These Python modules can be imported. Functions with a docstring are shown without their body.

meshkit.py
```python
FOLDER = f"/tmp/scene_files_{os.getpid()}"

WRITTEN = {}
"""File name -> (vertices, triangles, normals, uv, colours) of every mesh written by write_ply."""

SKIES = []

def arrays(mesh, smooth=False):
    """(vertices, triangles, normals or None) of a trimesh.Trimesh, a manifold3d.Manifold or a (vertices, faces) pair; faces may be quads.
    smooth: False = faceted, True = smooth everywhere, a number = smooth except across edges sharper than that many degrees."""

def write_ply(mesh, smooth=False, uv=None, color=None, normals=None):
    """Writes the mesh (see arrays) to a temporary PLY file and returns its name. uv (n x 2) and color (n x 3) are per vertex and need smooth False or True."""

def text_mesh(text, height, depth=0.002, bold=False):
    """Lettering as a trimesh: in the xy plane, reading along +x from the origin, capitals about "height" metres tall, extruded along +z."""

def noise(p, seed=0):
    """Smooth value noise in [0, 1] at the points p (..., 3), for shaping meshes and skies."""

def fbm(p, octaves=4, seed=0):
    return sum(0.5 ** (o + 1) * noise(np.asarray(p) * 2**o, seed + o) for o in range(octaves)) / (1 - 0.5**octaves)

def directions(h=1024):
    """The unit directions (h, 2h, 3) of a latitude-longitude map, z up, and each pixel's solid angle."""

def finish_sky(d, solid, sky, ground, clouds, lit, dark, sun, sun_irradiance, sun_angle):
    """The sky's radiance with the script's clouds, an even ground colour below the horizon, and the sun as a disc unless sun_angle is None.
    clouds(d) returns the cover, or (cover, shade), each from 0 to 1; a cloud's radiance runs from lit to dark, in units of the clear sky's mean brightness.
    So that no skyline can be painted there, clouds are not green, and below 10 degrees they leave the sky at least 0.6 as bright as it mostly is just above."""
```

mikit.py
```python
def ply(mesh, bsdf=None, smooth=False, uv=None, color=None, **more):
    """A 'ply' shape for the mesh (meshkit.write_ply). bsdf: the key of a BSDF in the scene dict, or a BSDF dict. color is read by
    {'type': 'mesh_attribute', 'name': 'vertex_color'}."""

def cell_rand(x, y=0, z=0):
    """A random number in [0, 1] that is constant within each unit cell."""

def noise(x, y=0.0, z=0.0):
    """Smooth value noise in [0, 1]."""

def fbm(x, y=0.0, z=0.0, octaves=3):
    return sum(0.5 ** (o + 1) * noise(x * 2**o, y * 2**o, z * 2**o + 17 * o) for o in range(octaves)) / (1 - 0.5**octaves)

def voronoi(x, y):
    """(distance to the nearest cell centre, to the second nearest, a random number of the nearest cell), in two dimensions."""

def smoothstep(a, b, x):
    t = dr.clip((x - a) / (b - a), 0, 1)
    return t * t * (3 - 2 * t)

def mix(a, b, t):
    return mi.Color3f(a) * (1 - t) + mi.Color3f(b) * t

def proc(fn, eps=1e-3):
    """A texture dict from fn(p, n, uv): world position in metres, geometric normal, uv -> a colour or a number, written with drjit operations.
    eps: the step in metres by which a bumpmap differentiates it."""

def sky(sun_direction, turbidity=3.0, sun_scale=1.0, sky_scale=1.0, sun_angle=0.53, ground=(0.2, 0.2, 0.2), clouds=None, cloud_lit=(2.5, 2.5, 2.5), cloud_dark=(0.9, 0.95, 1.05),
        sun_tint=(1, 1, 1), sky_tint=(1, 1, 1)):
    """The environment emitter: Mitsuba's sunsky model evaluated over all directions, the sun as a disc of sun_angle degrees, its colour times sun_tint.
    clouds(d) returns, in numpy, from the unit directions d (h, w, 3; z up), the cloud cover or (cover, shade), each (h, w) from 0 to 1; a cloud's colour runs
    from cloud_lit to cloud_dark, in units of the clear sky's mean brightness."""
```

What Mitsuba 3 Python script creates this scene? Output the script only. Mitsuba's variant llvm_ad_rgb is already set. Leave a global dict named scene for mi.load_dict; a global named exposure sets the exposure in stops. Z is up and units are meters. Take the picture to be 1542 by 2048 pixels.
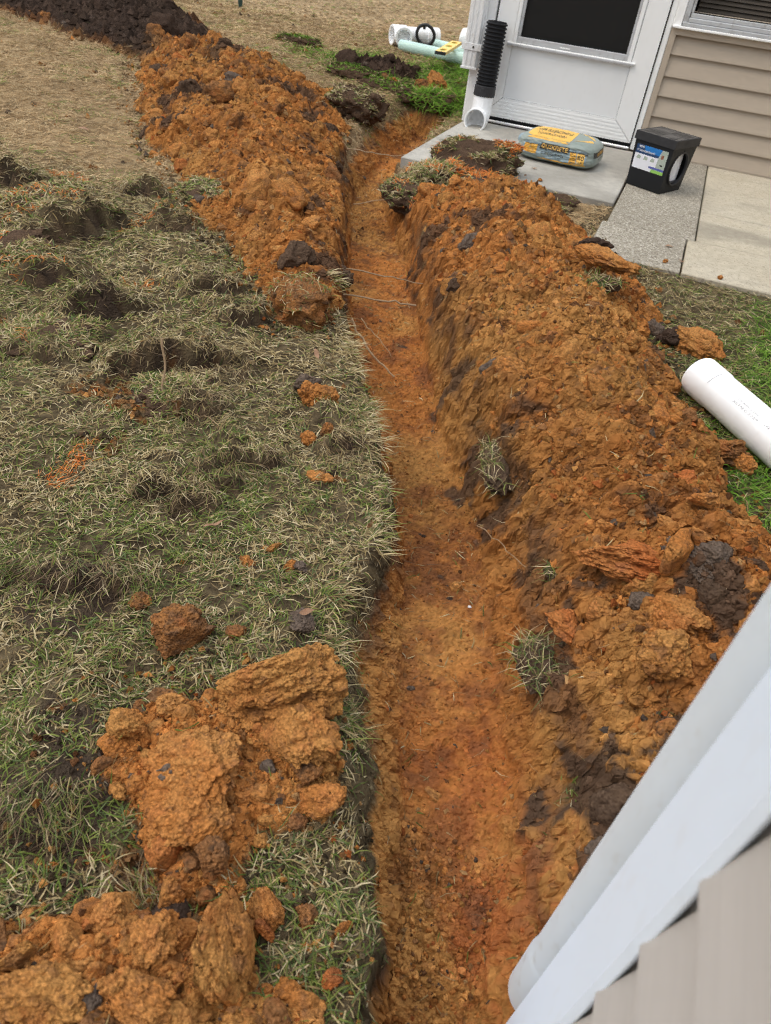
import math
import numpy as np, trimesh, mitsuba as mi, mikit, meshkit
import drjit as dr
from scipy.ndimage import distance_transform_edt, map_coordinates, gaussian_filter
from shapely.geometry import Polygon, box as sbox
from PIL import Image, ImageDraw

T = mi.ScalarTransform4f
scene, labels = {}, {}

# ------------------------------------------------------------------ camera, sky, exposure
YAW, PITCH, ROLL = (math.radians(a) for a in (16.92, 40.29, 7.64))
fwd = np.array([-math.sin(YAW) * math.cos(PITCH), math.cos(YAW) * math.cos(PITCH), -math.sin(PITCH)])
rgt0 = np.array([math.cos(YAW), math.sin(YAW), 0.0])
up0 = np.cross(rgt0, fwd)
up = up0 * math.cos(ROLL) - rgt0 * math.sin(ROLL)
EYE = np.array([0.0, 0.0, 1.05])
scene['camera'] = {'type': 'thinlens', 'fov': 57.48, 'fov_axis': 'x', 'near_clip': 0.02, 'far_clip': 2000.0,
                   'aperture_radius': 0.0022, 'focus_distance': 1.75,
                   'to_world': T().look_at(origin=EYE.tolist(), target=(EYE + fwd).tolist(), up=up.tolist())}
scene['sky'] = mikit.sky((-0.45, -0.35, 0.75), turbidity=4, sun_scale=0.16, sun_angle=28, clouds=lambda d: (np.ones(d.shape[:2]), 1 - np.clip(d[..., 2], 0, 1)),
                         cloud_lit=(3.15, 3.35, 3.6), cloud_dark=(1.3, 1.4, 1.52), ground=(0.16, 0.13, 0.09))
exposure = 2.45


# ------------------------------------------------------------------ helpers
def key_for(name):
    if name not in scene and name not in labels:
        return name
    k = 1
    while f'{name}_{k:03d}' in scene or f'{name}_{k:03d}' in labels:
        k += 1
    return f'{name}_{k:03d}'


def obj(name, mesh, bsdf, parent=None, smooth=False, **kw):
    key = key_for(f'{parent}__{name}' if parent else name)
    tw = kw.pop('to_world', None)
    scene[key] = mikit.ply(mesh, bsdf, smooth=smooth, **kw)
    if tw is not None:
        scene[key]['to_world'] = tw
    return key


def thing(name, label, cat, group=None):
    key = key_for(name)
    tag(key, label, cat, group)
    return key


def tag(key, label=None, cat=None, group=None, kind=None):
    d = labels.setdefault(key, {})
    for a, b in (('label', label), ('category', cat), ('group', group), ('kind', kind)):
        if b:
            d[a] = b


def cat(*ms):
    return trimesh.util.concatenate([m for m in ms if m is not None])


def bx(x0, x1, y0, y1, z0, z1):
    m = trimesh.creation.box(extents=(x1 - x0, y1 - y0, z1 - z0))
    m.apply_translation(((x0 + x1) / 2, (y0 + y1) / 2, (z0 + z1) / 2))
    return m


def bev(x0, x1, y0, y1, z0, z1, b=0.004):
    """box with chamfered edges"""
    import manifold3d as m3
    p = []
    for sx in (0, 1):
        for sy in (0, 1):
            for sz in (0, 1):
                c = np.array([(x0, x1)[sx], (y0, y1)[sy], (z0, z1)[sz]])
                d = np.array([1 - 2 * sx, 1 - 2 * sy, 1 - 2 * sz]) * b
                for k in range(3):
                    q = c + d
                    q[k] = c[k]
                    p.append(q)
    return trimesh.Trimesh(np.array(p)).convex_hull if False else trimesh.convex.convex_hull(np.array(p))


def tube(pts, rad, n=8, cap=True):
    pts = np.asarray(pts, float)
    rad = np.broadcast_to(np.asarray(rad, float), (len(pts),))
    t = np.gradient(pts, axis=0)
    t /= np.linalg.norm(t, axis=1, keepdims=True) + 1e-12
    ref = np.array([0, 0, 1.0]) if abs(t[0][2]) < 0.9 else np.array([1.0, 0, 0])
    V = []
    u = np.cross(t[0], ref)
    for k in range(len(pts)):
        u = u - t[k] * (u @ t[k])
        u /= np.linalg.norm(u) + 1e-12
        w = np.cross(t[k], u)
        a = np.arange(n) * 2 * np.pi / n
        V.append(pts[k] + rad[k] * (np.cos(a)[:, None] * u + np.sin(a)[:, None] * w))
    V = np.vstack(V)
    F = []
    for k in range(len(pts) - 1):
        for j in range(n):
            a, b = k * n + j, k * n + (j + 1) % n
            F += [[a, b, b + n], [a, b + n, a + n]]
    if cap:
        V = np.vstack([V, pts[0], pts[-1]])
        c0, c1 = len(V) - 2, len(V) - 1
        for j in range(n):
            F += [[c0, (j + 1) % n, j], [c1, (len(pts) - 1) * n + j, (len(pts) - 1) * n + (j + 1) % n]]
    m = trimesh.Trimesh(V, np.array(F), process=False)
    m.fix_normals()
    return m


def lathe(profile, n=48):
    """closed (r, z) loop revolved about z"""
    pr = np.asarray(profile, float)
    a = np.arange(n) * 2 * np.pi / n
    k = len(pr)
    V = np.stack([pr[None, :, 0] * np.cos(a)[:, None], pr[None, :, 0] * np.sin(a)[:, None], np.broadcast_to(pr[:, 1], (n, k))], -1).reshape(-1, 3)
    i, j = np.meshgrid(np.arange(n), np.arange(k), indexing='ij')
    A, B = i * k + j, i * k + (j + 1) % k
    C, D = ((i + 1) % n) * k + (j + 1) % k, ((i + 1) % n) * k + j
    F = np.stack([A, D, C, B], -1).reshape(-1, 4)
    F = np.vstack([F[:, [0, 1, 2]], F[:, [0, 2, 3]]])
    m = trimesh.Trimesh(V, F, process=False)
    if m.volume < 0:
        m.invert()
    return m


def align(m, p, d, roll=0.0):
    """z axis of m to direction d, origin to p"""
    d = np.asarray(d, float)
    d = d / np.linalg.norm(d)
    M = trimesh.geometry.align_vectors([0, 0, 1], d)
    m = m.copy()
    m.apply_transform(trimesh.transformations.rotation_matrix(roll, [0, 0, 1]))
    m.apply_transform(M)
    m.apply_translation(p)
    return m


def ext(poly, y0, y1):
    """polygon in (x, z) extruded from y0 to y1"""
    m = trimesh.creation.extrude_polygon(poly, abs(y1 - y0), engine='earcut')
    V = m.vertices.copy()
    m = trimesh.Trimesh(np.stack([V[:, 0], min(y0, y1) + V[:, 2], V[:, 1]], 1), m.faces[:, ::-1], process=False)
    if m.volume < 0:
        m.invert()
    return m


def nz(p, s, seed=0, oct=3):
    p = np.asarray(p, float)
    if p.shape[-1] == 2:
        p = np.concatenate([p, np.zeros(p.shape[:-1] + (1,))], -1)
    return meshkit.fbm(p * s, oct, seed)


def sst(a, b, x):
    t = np.clip((x - a) / (b - a), 0, 1)
    return t * t * (3 - 2 * t)


def lerp(a, b, t):
    return np.asarray(a) * (1 - t[..., None]) + np.asarray(b) * t[..., None]


def worley(p, s, seed):
    """(distance / s, random of the nearest cell) for one jittered point in each cell of size s, in 2 or 3 dimensions"""
    p = np.asarray(p, float) / s
    c0 = np.floor(p).astype(np.int64)
    D = p.shape[1]
    best, who = np.full(len(p), 9.0), np.zeros(len(p), np.int64)
    for off in np.ndindex(*(3,) * D):
        c = c0 + np.array(off) - 1
        h = seed * 974711
        for k, m_ in zip(range(D), (374761393, 668265263, 2147483647)):
            h = h + c[:, k] * m_
        h = h & 0xFFFFFFFF
        h = ((h ^ (h >> 13)) * 1274126177) & 0xFFFFFFFF
        h = h ^ (h >> 16)
        d = 0
        for k in range(D):
            d = d + (c[:, k] + ((h >> (9 * k)) & 1023) / 1023.0 - p[:, k]) ** 2
        hit = d < best
        best = np.where(hit, d, best)
        who = np.where(hit, h, who)
    who = ((who ^ 0x5BD1E995) * 2654435761) & 0xFFFFFFFF
    return np.sqrt(best), ((who >> 8) & 0xFFFF) / 65535.0


# ------------------------------------------------------------------ materials
def P(fn, rough=None, spec=0.15, **kw):
    if rough is None:
        return {'type': 'twosided', 'b': {'type': 'diffuse', 'reflectance': mikit.proc(fn)}}
    return {'type': 'twosided', 'b': {'type': 'principled', 'base_color': mikit.proc(fn), 'roughness': rough, 'specular': spec, **kw}}


def C(rgb, rough=0.6, spec=0.3, **kw):
    return {'type': 'twosided', 'b': {'type': 'principled', 'base_color': {'type': 'rgb', 'value': list(rgb)}, 'roughness': rough, 'specular': spec, **kw}}


def clay_fn(a, b, dark, amt):
    if max(a) < .15:
        return lambda p, n, uv: mikit.mix(a, b, mikit.fbm(p.x * 40, p.y * 40, p.z * 40, 3)) * (0.55 + 0.85 * mikit.noise(p.x * 330, p.y * 330, p.z * 330))

    def fn(p, n, uv):
        u = mikit.fbm(p.x * 14 + 3, p.y * 14, p.z * 14, 3)
        v = mikit.fbm(p.x * 70, p.y * 70 + 5, p.z * 70, 3)
        w = mikit.noise(p.x * 330, p.y * 330, p.z * 330)
        c = mikit.mix(a, b, mikit.smoothstep(0.35, 0.65, u))
        c = mikit.mix(c, dark, 0.75 * mikit.smoothstep(0.55 - amt, 0.85 - amt, 0.6 * v + 0.4 * mikit.fbm(p.x * 210, p.y * 210, p.z * 210, 2)))
        t = mikit.fbm(p.x * 33 + 9, p.y * 33, p.z * 33, 3)
        c = mikit.mix(c, mi.Color3f(0.40, 0.125, 0.045) * 0.6 + mi.Color3f(b) * 0.4, 0.5 * mikit.smoothstep(0.55, 0.75, t))
        c = mikit.mix(c, mi.Color3f(dark) * 1.3, 0.7 * mikit.smoothstep(0.42, 0.24, t))
        return c * (0.55 + 0.85 * w)
    return fn


OCHRE, ORANGE, RED, BROWN, DARK = (0.465, 0.226, 0.072), (0.435, 0.173, 0.050), (0.41, 0.128, 0.040), (0.155, 0.073, 0.034), (0.045, 0.033, 0.027)


def bumped(inner, fn, scale, eps=4e-4):
    return {'type': 'bumpmap', 't': mikit.proc(fn, eps), 'scale': scale, 'b': inner}


def grit(p, n, uv):
    return mikit.fbm(p.x * 220, p.y * 220, p.z * 220, 3)


def clod_mat(key, *a):
    scene[key] = {'type': 'twosided', 'b': bumped({'type': 'diffuse', 'reflectance': mikit.proc(clay_fn(*a))}, grit, 0.010)}


clod_mat('clay_ochre', OCHRE, (0.42, 0.186, 0.058), BROWN, 0.08)
clod_mat('clay_orange', ORANGE, (0.47, 0.22, 0.072), (0.18, 0.085, 0.04), 0.08)
clod_mat('clay_red', RED, (0.43, 0.17, 0.055), (0.24, 0.09, 0.04), 0.05)
clod_mat('clay_brown', (0.24, 0.115, 0.05), (0.33, 0.145, 0.05), (0.09, 0.055, 0.035), 0.12)
clod_mat('soil_dark', (0.055, 0.038, 0.03), (0.085, 0.055, 0.04), (0.03, 0.022, 0.018), 0.1)
clod_mat('soil_brown', (0.075, 0.05, 0.037), (0.13, 0.082, 0.052), (0.04, 0.028, 0.022), 0.1)
clod_mat('soil_grey', (0.12, 0.095, 0.08), (0.16, 0.115, 0.085), (0.06, 0.045, 0.04), 0.1)
VC = {'type': 'mesh_attribute', 'name': 'vertex_color'}
scene['earth'] = {'type': 'twosided', 'b': bumped({'type': 'diffuse', 'reflectance': VC}, grit, 0.009)}
scene['blade'] = {'type': 'twosided', 'b': {'type': 'diffuse', 'reflectance': VC}}


def vinyl(c):
    def fn(p, n, uv):
        return mi.Color3f(c) * (0.93 + 0.09 * mikit.fbm(p.x * 6, p.y * 6, p.z * 40, 3) + 0.05 * mikit.noise(p.x * 25, p.y * 25, p.z * 500))
    return fn


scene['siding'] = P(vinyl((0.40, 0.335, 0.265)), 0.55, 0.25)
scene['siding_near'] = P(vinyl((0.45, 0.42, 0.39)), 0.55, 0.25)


def dirty_white(c, dirt, amt):
    def fn(p, n, uv):
        d = mikit.fbm(p.x * 9, p.y * 9, p.z * 5, 4)
        s = mikit.smoothstep(0.55, 0.8, mikit.fbm(p.x * 60, p.y * 60, p.z * 25, 3))
        return mikit.mix(c, dirt, dr.clip(amt * (0.6 * mikit.smoothstep(0.4, 0.75, d) + s), 0, 1))
    return fn


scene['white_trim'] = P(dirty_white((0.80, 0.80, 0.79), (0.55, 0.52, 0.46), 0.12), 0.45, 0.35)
scene['wing_trim_sky_tint'] = P(dirty_white((0.67, 0.75, 0.85), (0.56, 0.54, 0.5), 0.10), 0.45, 0.35)  # white corner board, with the blue cast of the sky light painted into its colour
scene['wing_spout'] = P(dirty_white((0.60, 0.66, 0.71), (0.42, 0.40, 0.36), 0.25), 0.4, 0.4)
scene['white_door'] = P(dirty_white((0.76, 0.765, 0.76), (0.6, 0.58, 0.54), 0.10), 0.4, 0.4)
scene['white_panel'] = P(dirty_white((0.70, 0.71, 0.715), (0.55, 0.54, 0.52), 0.10), 0.4, 0.4)
scene['white_pvc'] = P(dirty_white((0.84, 0.85, 0.86), (0.6, 0.55, 0.47), 0.10), 0.3, 0.5)
scene['white_old'] = P(dirty_white((0.70, 0.71, 0.71), (0.42, 0.38, 0.32), 0.35), 0.4, 0.4)
scene['green_pvc'] = P(dirty_white((0.47, 0.66, 0.60), (0.36, 0.48, 0.42), 0.3), 0.4, 0.4)
scene['black_plastic'] = C((0.012, 0.013, 0.015), 0.45, 0.25)
scene['black_satin'] = P(lambda p, n, uv: mi.Color3f(0.02, 0.02, 0.022) * (0.8 + 0.8 * mikit.fbm(p.x * 30, p.y * 30, p.z * 30, 3)), 0.5, 0.4)
scene['grate_plastic'] = P(lambda p, n, uv: mi.Color3f(0.085, 0.078, 0.072) * (0.6 + 0.9 * mikit.fbm(p.x * 40, p.y * 40, p.z * 40, 3)), 0.6, 0.3)
scene['aluminium'] = {'type': 'twosided', 'b': {'type': 'roughconductor', 'material': 'Al', 'alpha': 0.25, 'specular_reflectance': {'type': 'rgb', 'value': [0.75, 0.75, 0.75]}}}
scene['alu_painted'] = P(dirty_white((0.42, 0.43, 0.44), (0.22, 0.2, 0.18), 0.4), 0.4, 0.5)
scene['dark_gap'] = C((0.015, 0.015, 0.015), 0.8, 0.1)
scene['room_dark'] = {'type': 'twosided', 'b': {'type': 'diffuse', 'reflectance': {'type': 'rgb', 'value': [0.004, 0.004, 0.004]}}}
scene['curtain_cloth'] = C((0.05, 0.047, 0.042), 0.9, 0.1)
scene['blind'] = C((0.07, 0.058, 0.046), 0.7, 0.2)
scene['glass'] = {'type': 'thindielectric', 'int_ior': 1.1}
scene['yellow_level'] = C((0.80, 0.52, 0.10), 0.4, 0.4)
scene['print_grey'] = C((0.30, 0.30, 0.31), 0.6, 0.2)
scene['print_dark'] = C((0.05, 0.045, 0.04), 0.6, 0.2)
scene['bag_yellow'] = C((0.74, 0.44, 0.10), 0.45, 0.35)
scene['bag_orange'] = C((0.68, 0.36, 0.05), 0.45, 0.35)
scene['bag_blue'] = C((0.24, 0.32, 0.36), 0.4, 0.4)
scene['bag_body'] = P(lambda p, n, uv: mikit.mix((0.20, 0.245, 0.225), (0.27, 0.31, 0.28), mikit.fbm(p.x * 25, p.y * 25, p.z * 25, 3)), 0.38, 0.45)
scene['bag_dark'] = C((0.06, 0.06, 0.055), 0.5, 0.3)
scene['lab_navy'] = C((0.02, 0.05, 0.13), 0.4, 0.4)
scene['lab_blue'] = C((0.02, 0.17, 0.48), 0.4, 0.4)
scene['lab_white'] = C((0.72, 0.73, 0.78), 0.4, 0.4)
scene['lab_grey'] = P(lambda p, n, uv: mikit.mix((0.30, 0.36, 0.28), (0.42, 0.46, 0.42), mikit.fbm(p.x * 90, p.y * 90, p.z * 90, 3)), 0.4, 0.4)
scene['lab_violet'] = C((0.09, 0.11, 0.34), 0.4, 0.4)
scene['lab_green'] = C((0.26, 0.50, 0.11), 0.4, 0.4)
scene['lab_brown'] = C((0.25, 0.10, 0.06), 0.4, 0.4)
scene['wood'] = P(lambda p, n, uv: mikit.mix((0.22, 0.145, 0.085), (0.40, 0.285, 0.18), mikit.fbm(p.x * 90, p.y * 90, p.z * 90, 3)), 0.8, 0.1)
scene['root_brown'] = P(lambda p, n, uv: mikit.mix((0.26, 0.16, 0.09), (0.47, 0.33, 0.2), mikit.fbm(p.x * 60, p.y * 60, p.z * 60, 3)), 0.8, 0.1)
scene['leaf_brown'] = P(lambda p, n, uv: mikit.mix((0.20, 0.10, 0.06), (0.33, 0.2, 0.12), mikit.fbm(p.x * 120, p.y * 120, p.z * 120, 3)), 0.6, 0.2)
scene['stake_green'] = C((0.03, 0.06, 0.05), 0.5, 0.3)


def slab_fn(p, n, uv):
    a = mikit.fbm(p.x * 4, p.y * 4, p.z * 4, 4)
    b = mikit.fbm(p.x * 40, p.y * 40, p.z * 40, 3)
    return mikit.mix((0.26, 0.245, 0.215), (0.37, 0.35, 0.31), mikit.smoothstep(0.3, 0.7, a)) * (0.86 + 0.28 * b)


def agg_fn(p, n, uv):
    f, s, r = mikit.voronoi(p.x * 95 + p.z * 95, p.y * 95)
    base = mikit.mix((0.27, 0.24, 0.19), (0.38, 0.345, 0.28), mikit.fbm(p.x * 5, p.y * 5, 0, 4))
    st = mikit.mix((0.15, 0.13, 0.105), (0.60, 0.56, 0.48), r * r)
    return mikit.mix(base, st, 0.75 * mikit.smoothstep(0.52, 0.35, f))


def agg_h(p, n, uv):
    f, s, r = mikit.voronoi(p.x * 95 + p.z * 95, p.y * 95)
    return mikit.smoothstep(0.6, 0.2, f)


def paver_fn(p, n, uv):
    a = mikit.fbm(p.x * 3 + 7, p.y * 5, 0, 4)
    b = mikit.fbm(p.x * 60, p.y * 60, p.z * 60, 3)
    st = mikit.smoothstep(0.45, 0.68, mikit.fbm(p.x * 2.2, p.y * 5 + 2, 0, 4))
    c = mikit.mix((0.36, 0.315, 0.235), (0.43, 0.39, 0.31), a)
    c = mikit.mix(c, (0.235, 0.21, 0.165), 0.8 * st)
    sp = mikit.smoothstep(0.74, 0.86, mikit.noise(p.x * 170, p.y * 170, 3.0))
    return mikit.mix(c, (0.25, 0.21, 0.16), 0.6 * sp) * (0.84 + 0.3 * b)


scene['slab_concrete'] = P(slab_fn, 0.85, 0.15)
scene['aggregate'] = {'type': 'twosided', 'b': bumped({'type': 'diffuse', 'reflectance': mikit.proc(agg_fn)}, agg_h, 0.0015)}
scene['paver_stone'] = P(paver_fn, 0.85, 0.15)
# ------------------------------------------------------------------ terrain: plan of the dig
EY = np.array([0.0, .27, .37, .47, .62, .72, .86, 1.06, 1.27, 1.45, 1.62, 1.83, 2.05, 2.52, 3.08, 3.59, 4.43, 5.3, 6.0])
EL = np.array([.03, -.015, -.06, -.105, -.185, -.265, -.335, -.325, -.375, -.49, -.59, -.70, -.82, -1.03, -1.25, -1.57, -1.86, -2.02, -2.1])
RY = np.array([0.0, .37, .55, .66, .75, .82, .94, 1.14, 1.36, 1.54, 1.74, 1.9, 2.23, 2.55, 2.99, 3.52, 3.95, 4.5, 5.0, 5.7, 6.0])
_k = .93
EL = EL - .085 * np.interp(EY, [1.7, 2.3, 4.0, 4.8], [0, 1, 1, 0])
FLY = np.array([-.2, .43, .59, .71, .89, 1.02, 1.2, 1.42, 1.6, 1.95, 2.4, 2.92, 3.41, 4.19, 5.15, 6.2]) * _k
FLX = np.array([.06, -.02, -.06, -.105, -.165, -.22, -.29, -.385, -.475, -.66, -.885, -1.14, -1.34, -1.66, -1.9, -2.0]) * _k
FRY = np.array([-.2, .4, .61, .83, .99, 1.13, 1.38, 1.65, 1.97, 2.27, 2.73, 3.33, 3.96, 5.26, 6.2]) * _k
FRX = np.array([.16, .145, .115, .055, -.02, -.075, -.145, -.26, -.44, -.58, -.76, -1.05, -1.42, -1.70, -1.75]) * _k
FLX = FLX - .075 * np.interp(FLY, [1.7, 2.3, 4.0, 4.8], [0, 1, 1, 0])
FRX = FRX - .045 * np.interp(FRY, [1.7, 2.3, 4.0, 4.8], [0, 1, 1, 0])
RY = np.array([0.0, .37, .55, .75, .94, 1.14, 1.36, 1.54, 1.74, 1.9, 2.23, 2.55, 2.99, 3.52, 3.95, 4.5, 5.0, 5.7, 6.0])
RX = np.interp(RY, FRY, FRX) + np.array([.09, .105, .14, .175, .18, .17, .145, .14, .135, .13, .13, .125, .12, .12, .12, .10, .08, .06, .05])
RX = np.where((RY > 3.9), np.minimum(RX, -1.40 - .03 * (RY - 3.9)), RX)

HEAPS = dict(
    right=[(-.80, 3.62), (-.54, 3.74), (-.17, 3.14), (.08, 2.78), (.2, 2.2), (.33, 1.78), (.46, 1.51), (.60, 1.3), (.66, 1.0), (.60, .70), (.45, .44), (.30, .36)]
    + [(float(np.interp(yy_, RY, RX)) - .085, yy_) for yy_ in (.33, .5, .7, .9, 1.1, 1.3, 1.5, 1.7, 1.9, 2.2, 2.5, 2.8, 3.1, 3.4)],
    left=[(-1.04, 1.90), (-1.30, 2.20), (-1.74, 2.5), (-2.18, 3.05), (-2.58, 3.36), (-3.2, 4.12), (-4.0, 5.2), (-4.2, 5.6), (-3.3, 5.65), (-2.8, 5.5), (-2.36, 5.1), (-2.08, 4.7),
          (-1.86, 4.3), (-1.58, 3.6), (-1.28, 3.05), (-1.07, 2.5), (-.90, 2.15), (-.92, 1.95)],
    dark=[(-3.75, 5.0), (-4.6, 5.40), (-6.2, 6.0), (-9.2, 7.2), (-9, 9), (-6.6, 8.6), (-4.9, 7.3), (-4.0, 6.4)],
    pile=[(-.55, .44), (-.55, .5), (-.49, .57), (-.28, .665), (-.18, .57), (-.17, .46), (-.26, .41), (-.22, .30), (-.34, .27), (-.44, .36)],
    low=[(-.56, .13), (-.47, .205), (-.38, .265), (-.31, .25), (-.22, .30), (-.14, .265), (-.06, .25), (-.04, .21), (-.2, .02), (-.56, -.05)],
    mound=[(-3.0, 6.25), (-2.55, 6.15), (-2.15, 6.35), (-2.3, 6.75), (-2.85, 6.7)])
CAP = dict(right=(.72, .21), left=(.50, .26), dark=(.42, .28), pile=(.6, .03), low=(.6, .04), mound=(.5, .10))

GS = 0.01
GX0, GY0, GX1, GY1 = -9.6, -.3, 1.2, 9.6
GW, GH = int((GX1 - GX0) / GS), int((GY1 - GY0) / GS)
SDF = {}
for hname, poly in HEAPS.items():
    im = Image.new('L', (GW, GH))
    ImageDraw.Draw(im).polygon([((x - GX0) / GS, (y - GY0) / GS) for x, y in poly], fill=1)
    a = np.asarray(im) > 0
    SDF[hname] = gaussian_filter((distance_transform_edt(a) - distance_transform_edt(~a)) * GS, 1.5).astype(np.float32)


def samp(grid, x, y):
    return map_coordinates(grid, [(y - GY0) / GS - .5, (x - GX0) / GS - .5], order=1, mode='nearest')


# lifted sod: centre, half length, angle of the front edge, hole depth, rise
GAPS = [(-2.49, 2.36, .12, 58, .07, .06), (-2.07, 2.63, .09, 41, .07, .05), (-2.0, 2.10, .22, 80, .09, .07), (-1.49, 1.61, .15, 55, .07, .055), (-1.78, 1.70, .10, 35, .06, .05),
        (-1.09, 1.46, .19, 40, .07, .055), (-1.46, 1.33, .08, 10, .05, .05), (-.80, .99, .085, 37, .06, .04), (-.76, 1.11, .05, 29, .05, .03), (-.81, .69, .14, 20, .03, .03),
        (-.93, 1.29, .075, 31, .05, .05), (-.54, 1.36, .06, 46, .05, .03), (-.56, .30, .08, 25, .025, .02), (-.37, .275, .03, 45, .03, .02), (-1.3, 1.95, .1, 50, .05, .04),
        (-2.3, 1.9, .12, 70, .06, .05), (-1.75, 2.4, .09, 30, .05, .05), (-1.12, 1.83, .08, 60, .05, .04), (-.70, 1.20, .05, 60, .03, .03)]


def gaps(x, y):
    h, hole = np.zeros_like(x), np.zeros_like(x)
    for k, (cx, cy, a, ang, dp, rise) in enumerate(GAPS):
        near = (abs(x - cx) < a + .3) & (abs(y - cy) < a + .3)
        if not near.any():
            continue
        c, s = math.cos(math.radians(ang)), math.sin(math.radians(ang))
        px, py = x[near] - cx, y[near] - cy
        q2 = np.stack([x[near], y[near]], -1)
        wob = .075 * (nz(q2, 13, k) - .5) * 2 + .05 * (nz(q2, 45, k + 50) - .5)
        u, v = (px * c + py * s) / (1.3 * a), -(-px * s + py * c) + wob      # v grows towards the camera
        w = np.clip(1 - u * u, 0, 1) * np.clip(.35 + 1.5 * (nz(q2, 16, k + 90) - .18), 0, 1.25)
        back = 1.85 * np.where(v < 0, rise * np.clip(1 + v / .30, 0, 1) ** 1.2, rise * np.clip(1 - v / (.012 + .03 * nz(q2, 30, k + 130)), 0, 1))
        dpt = .25 * dp * sst(0.0, .014, v) * (1 - sst(.014, .055, v))
        h[near] += w * (back - dpt)
        hole[near] = np.maximum(hole[near], w * sst(-.002, .010, v) * (1 - sst(.016, .05, v)))
    return h, hole


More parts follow.
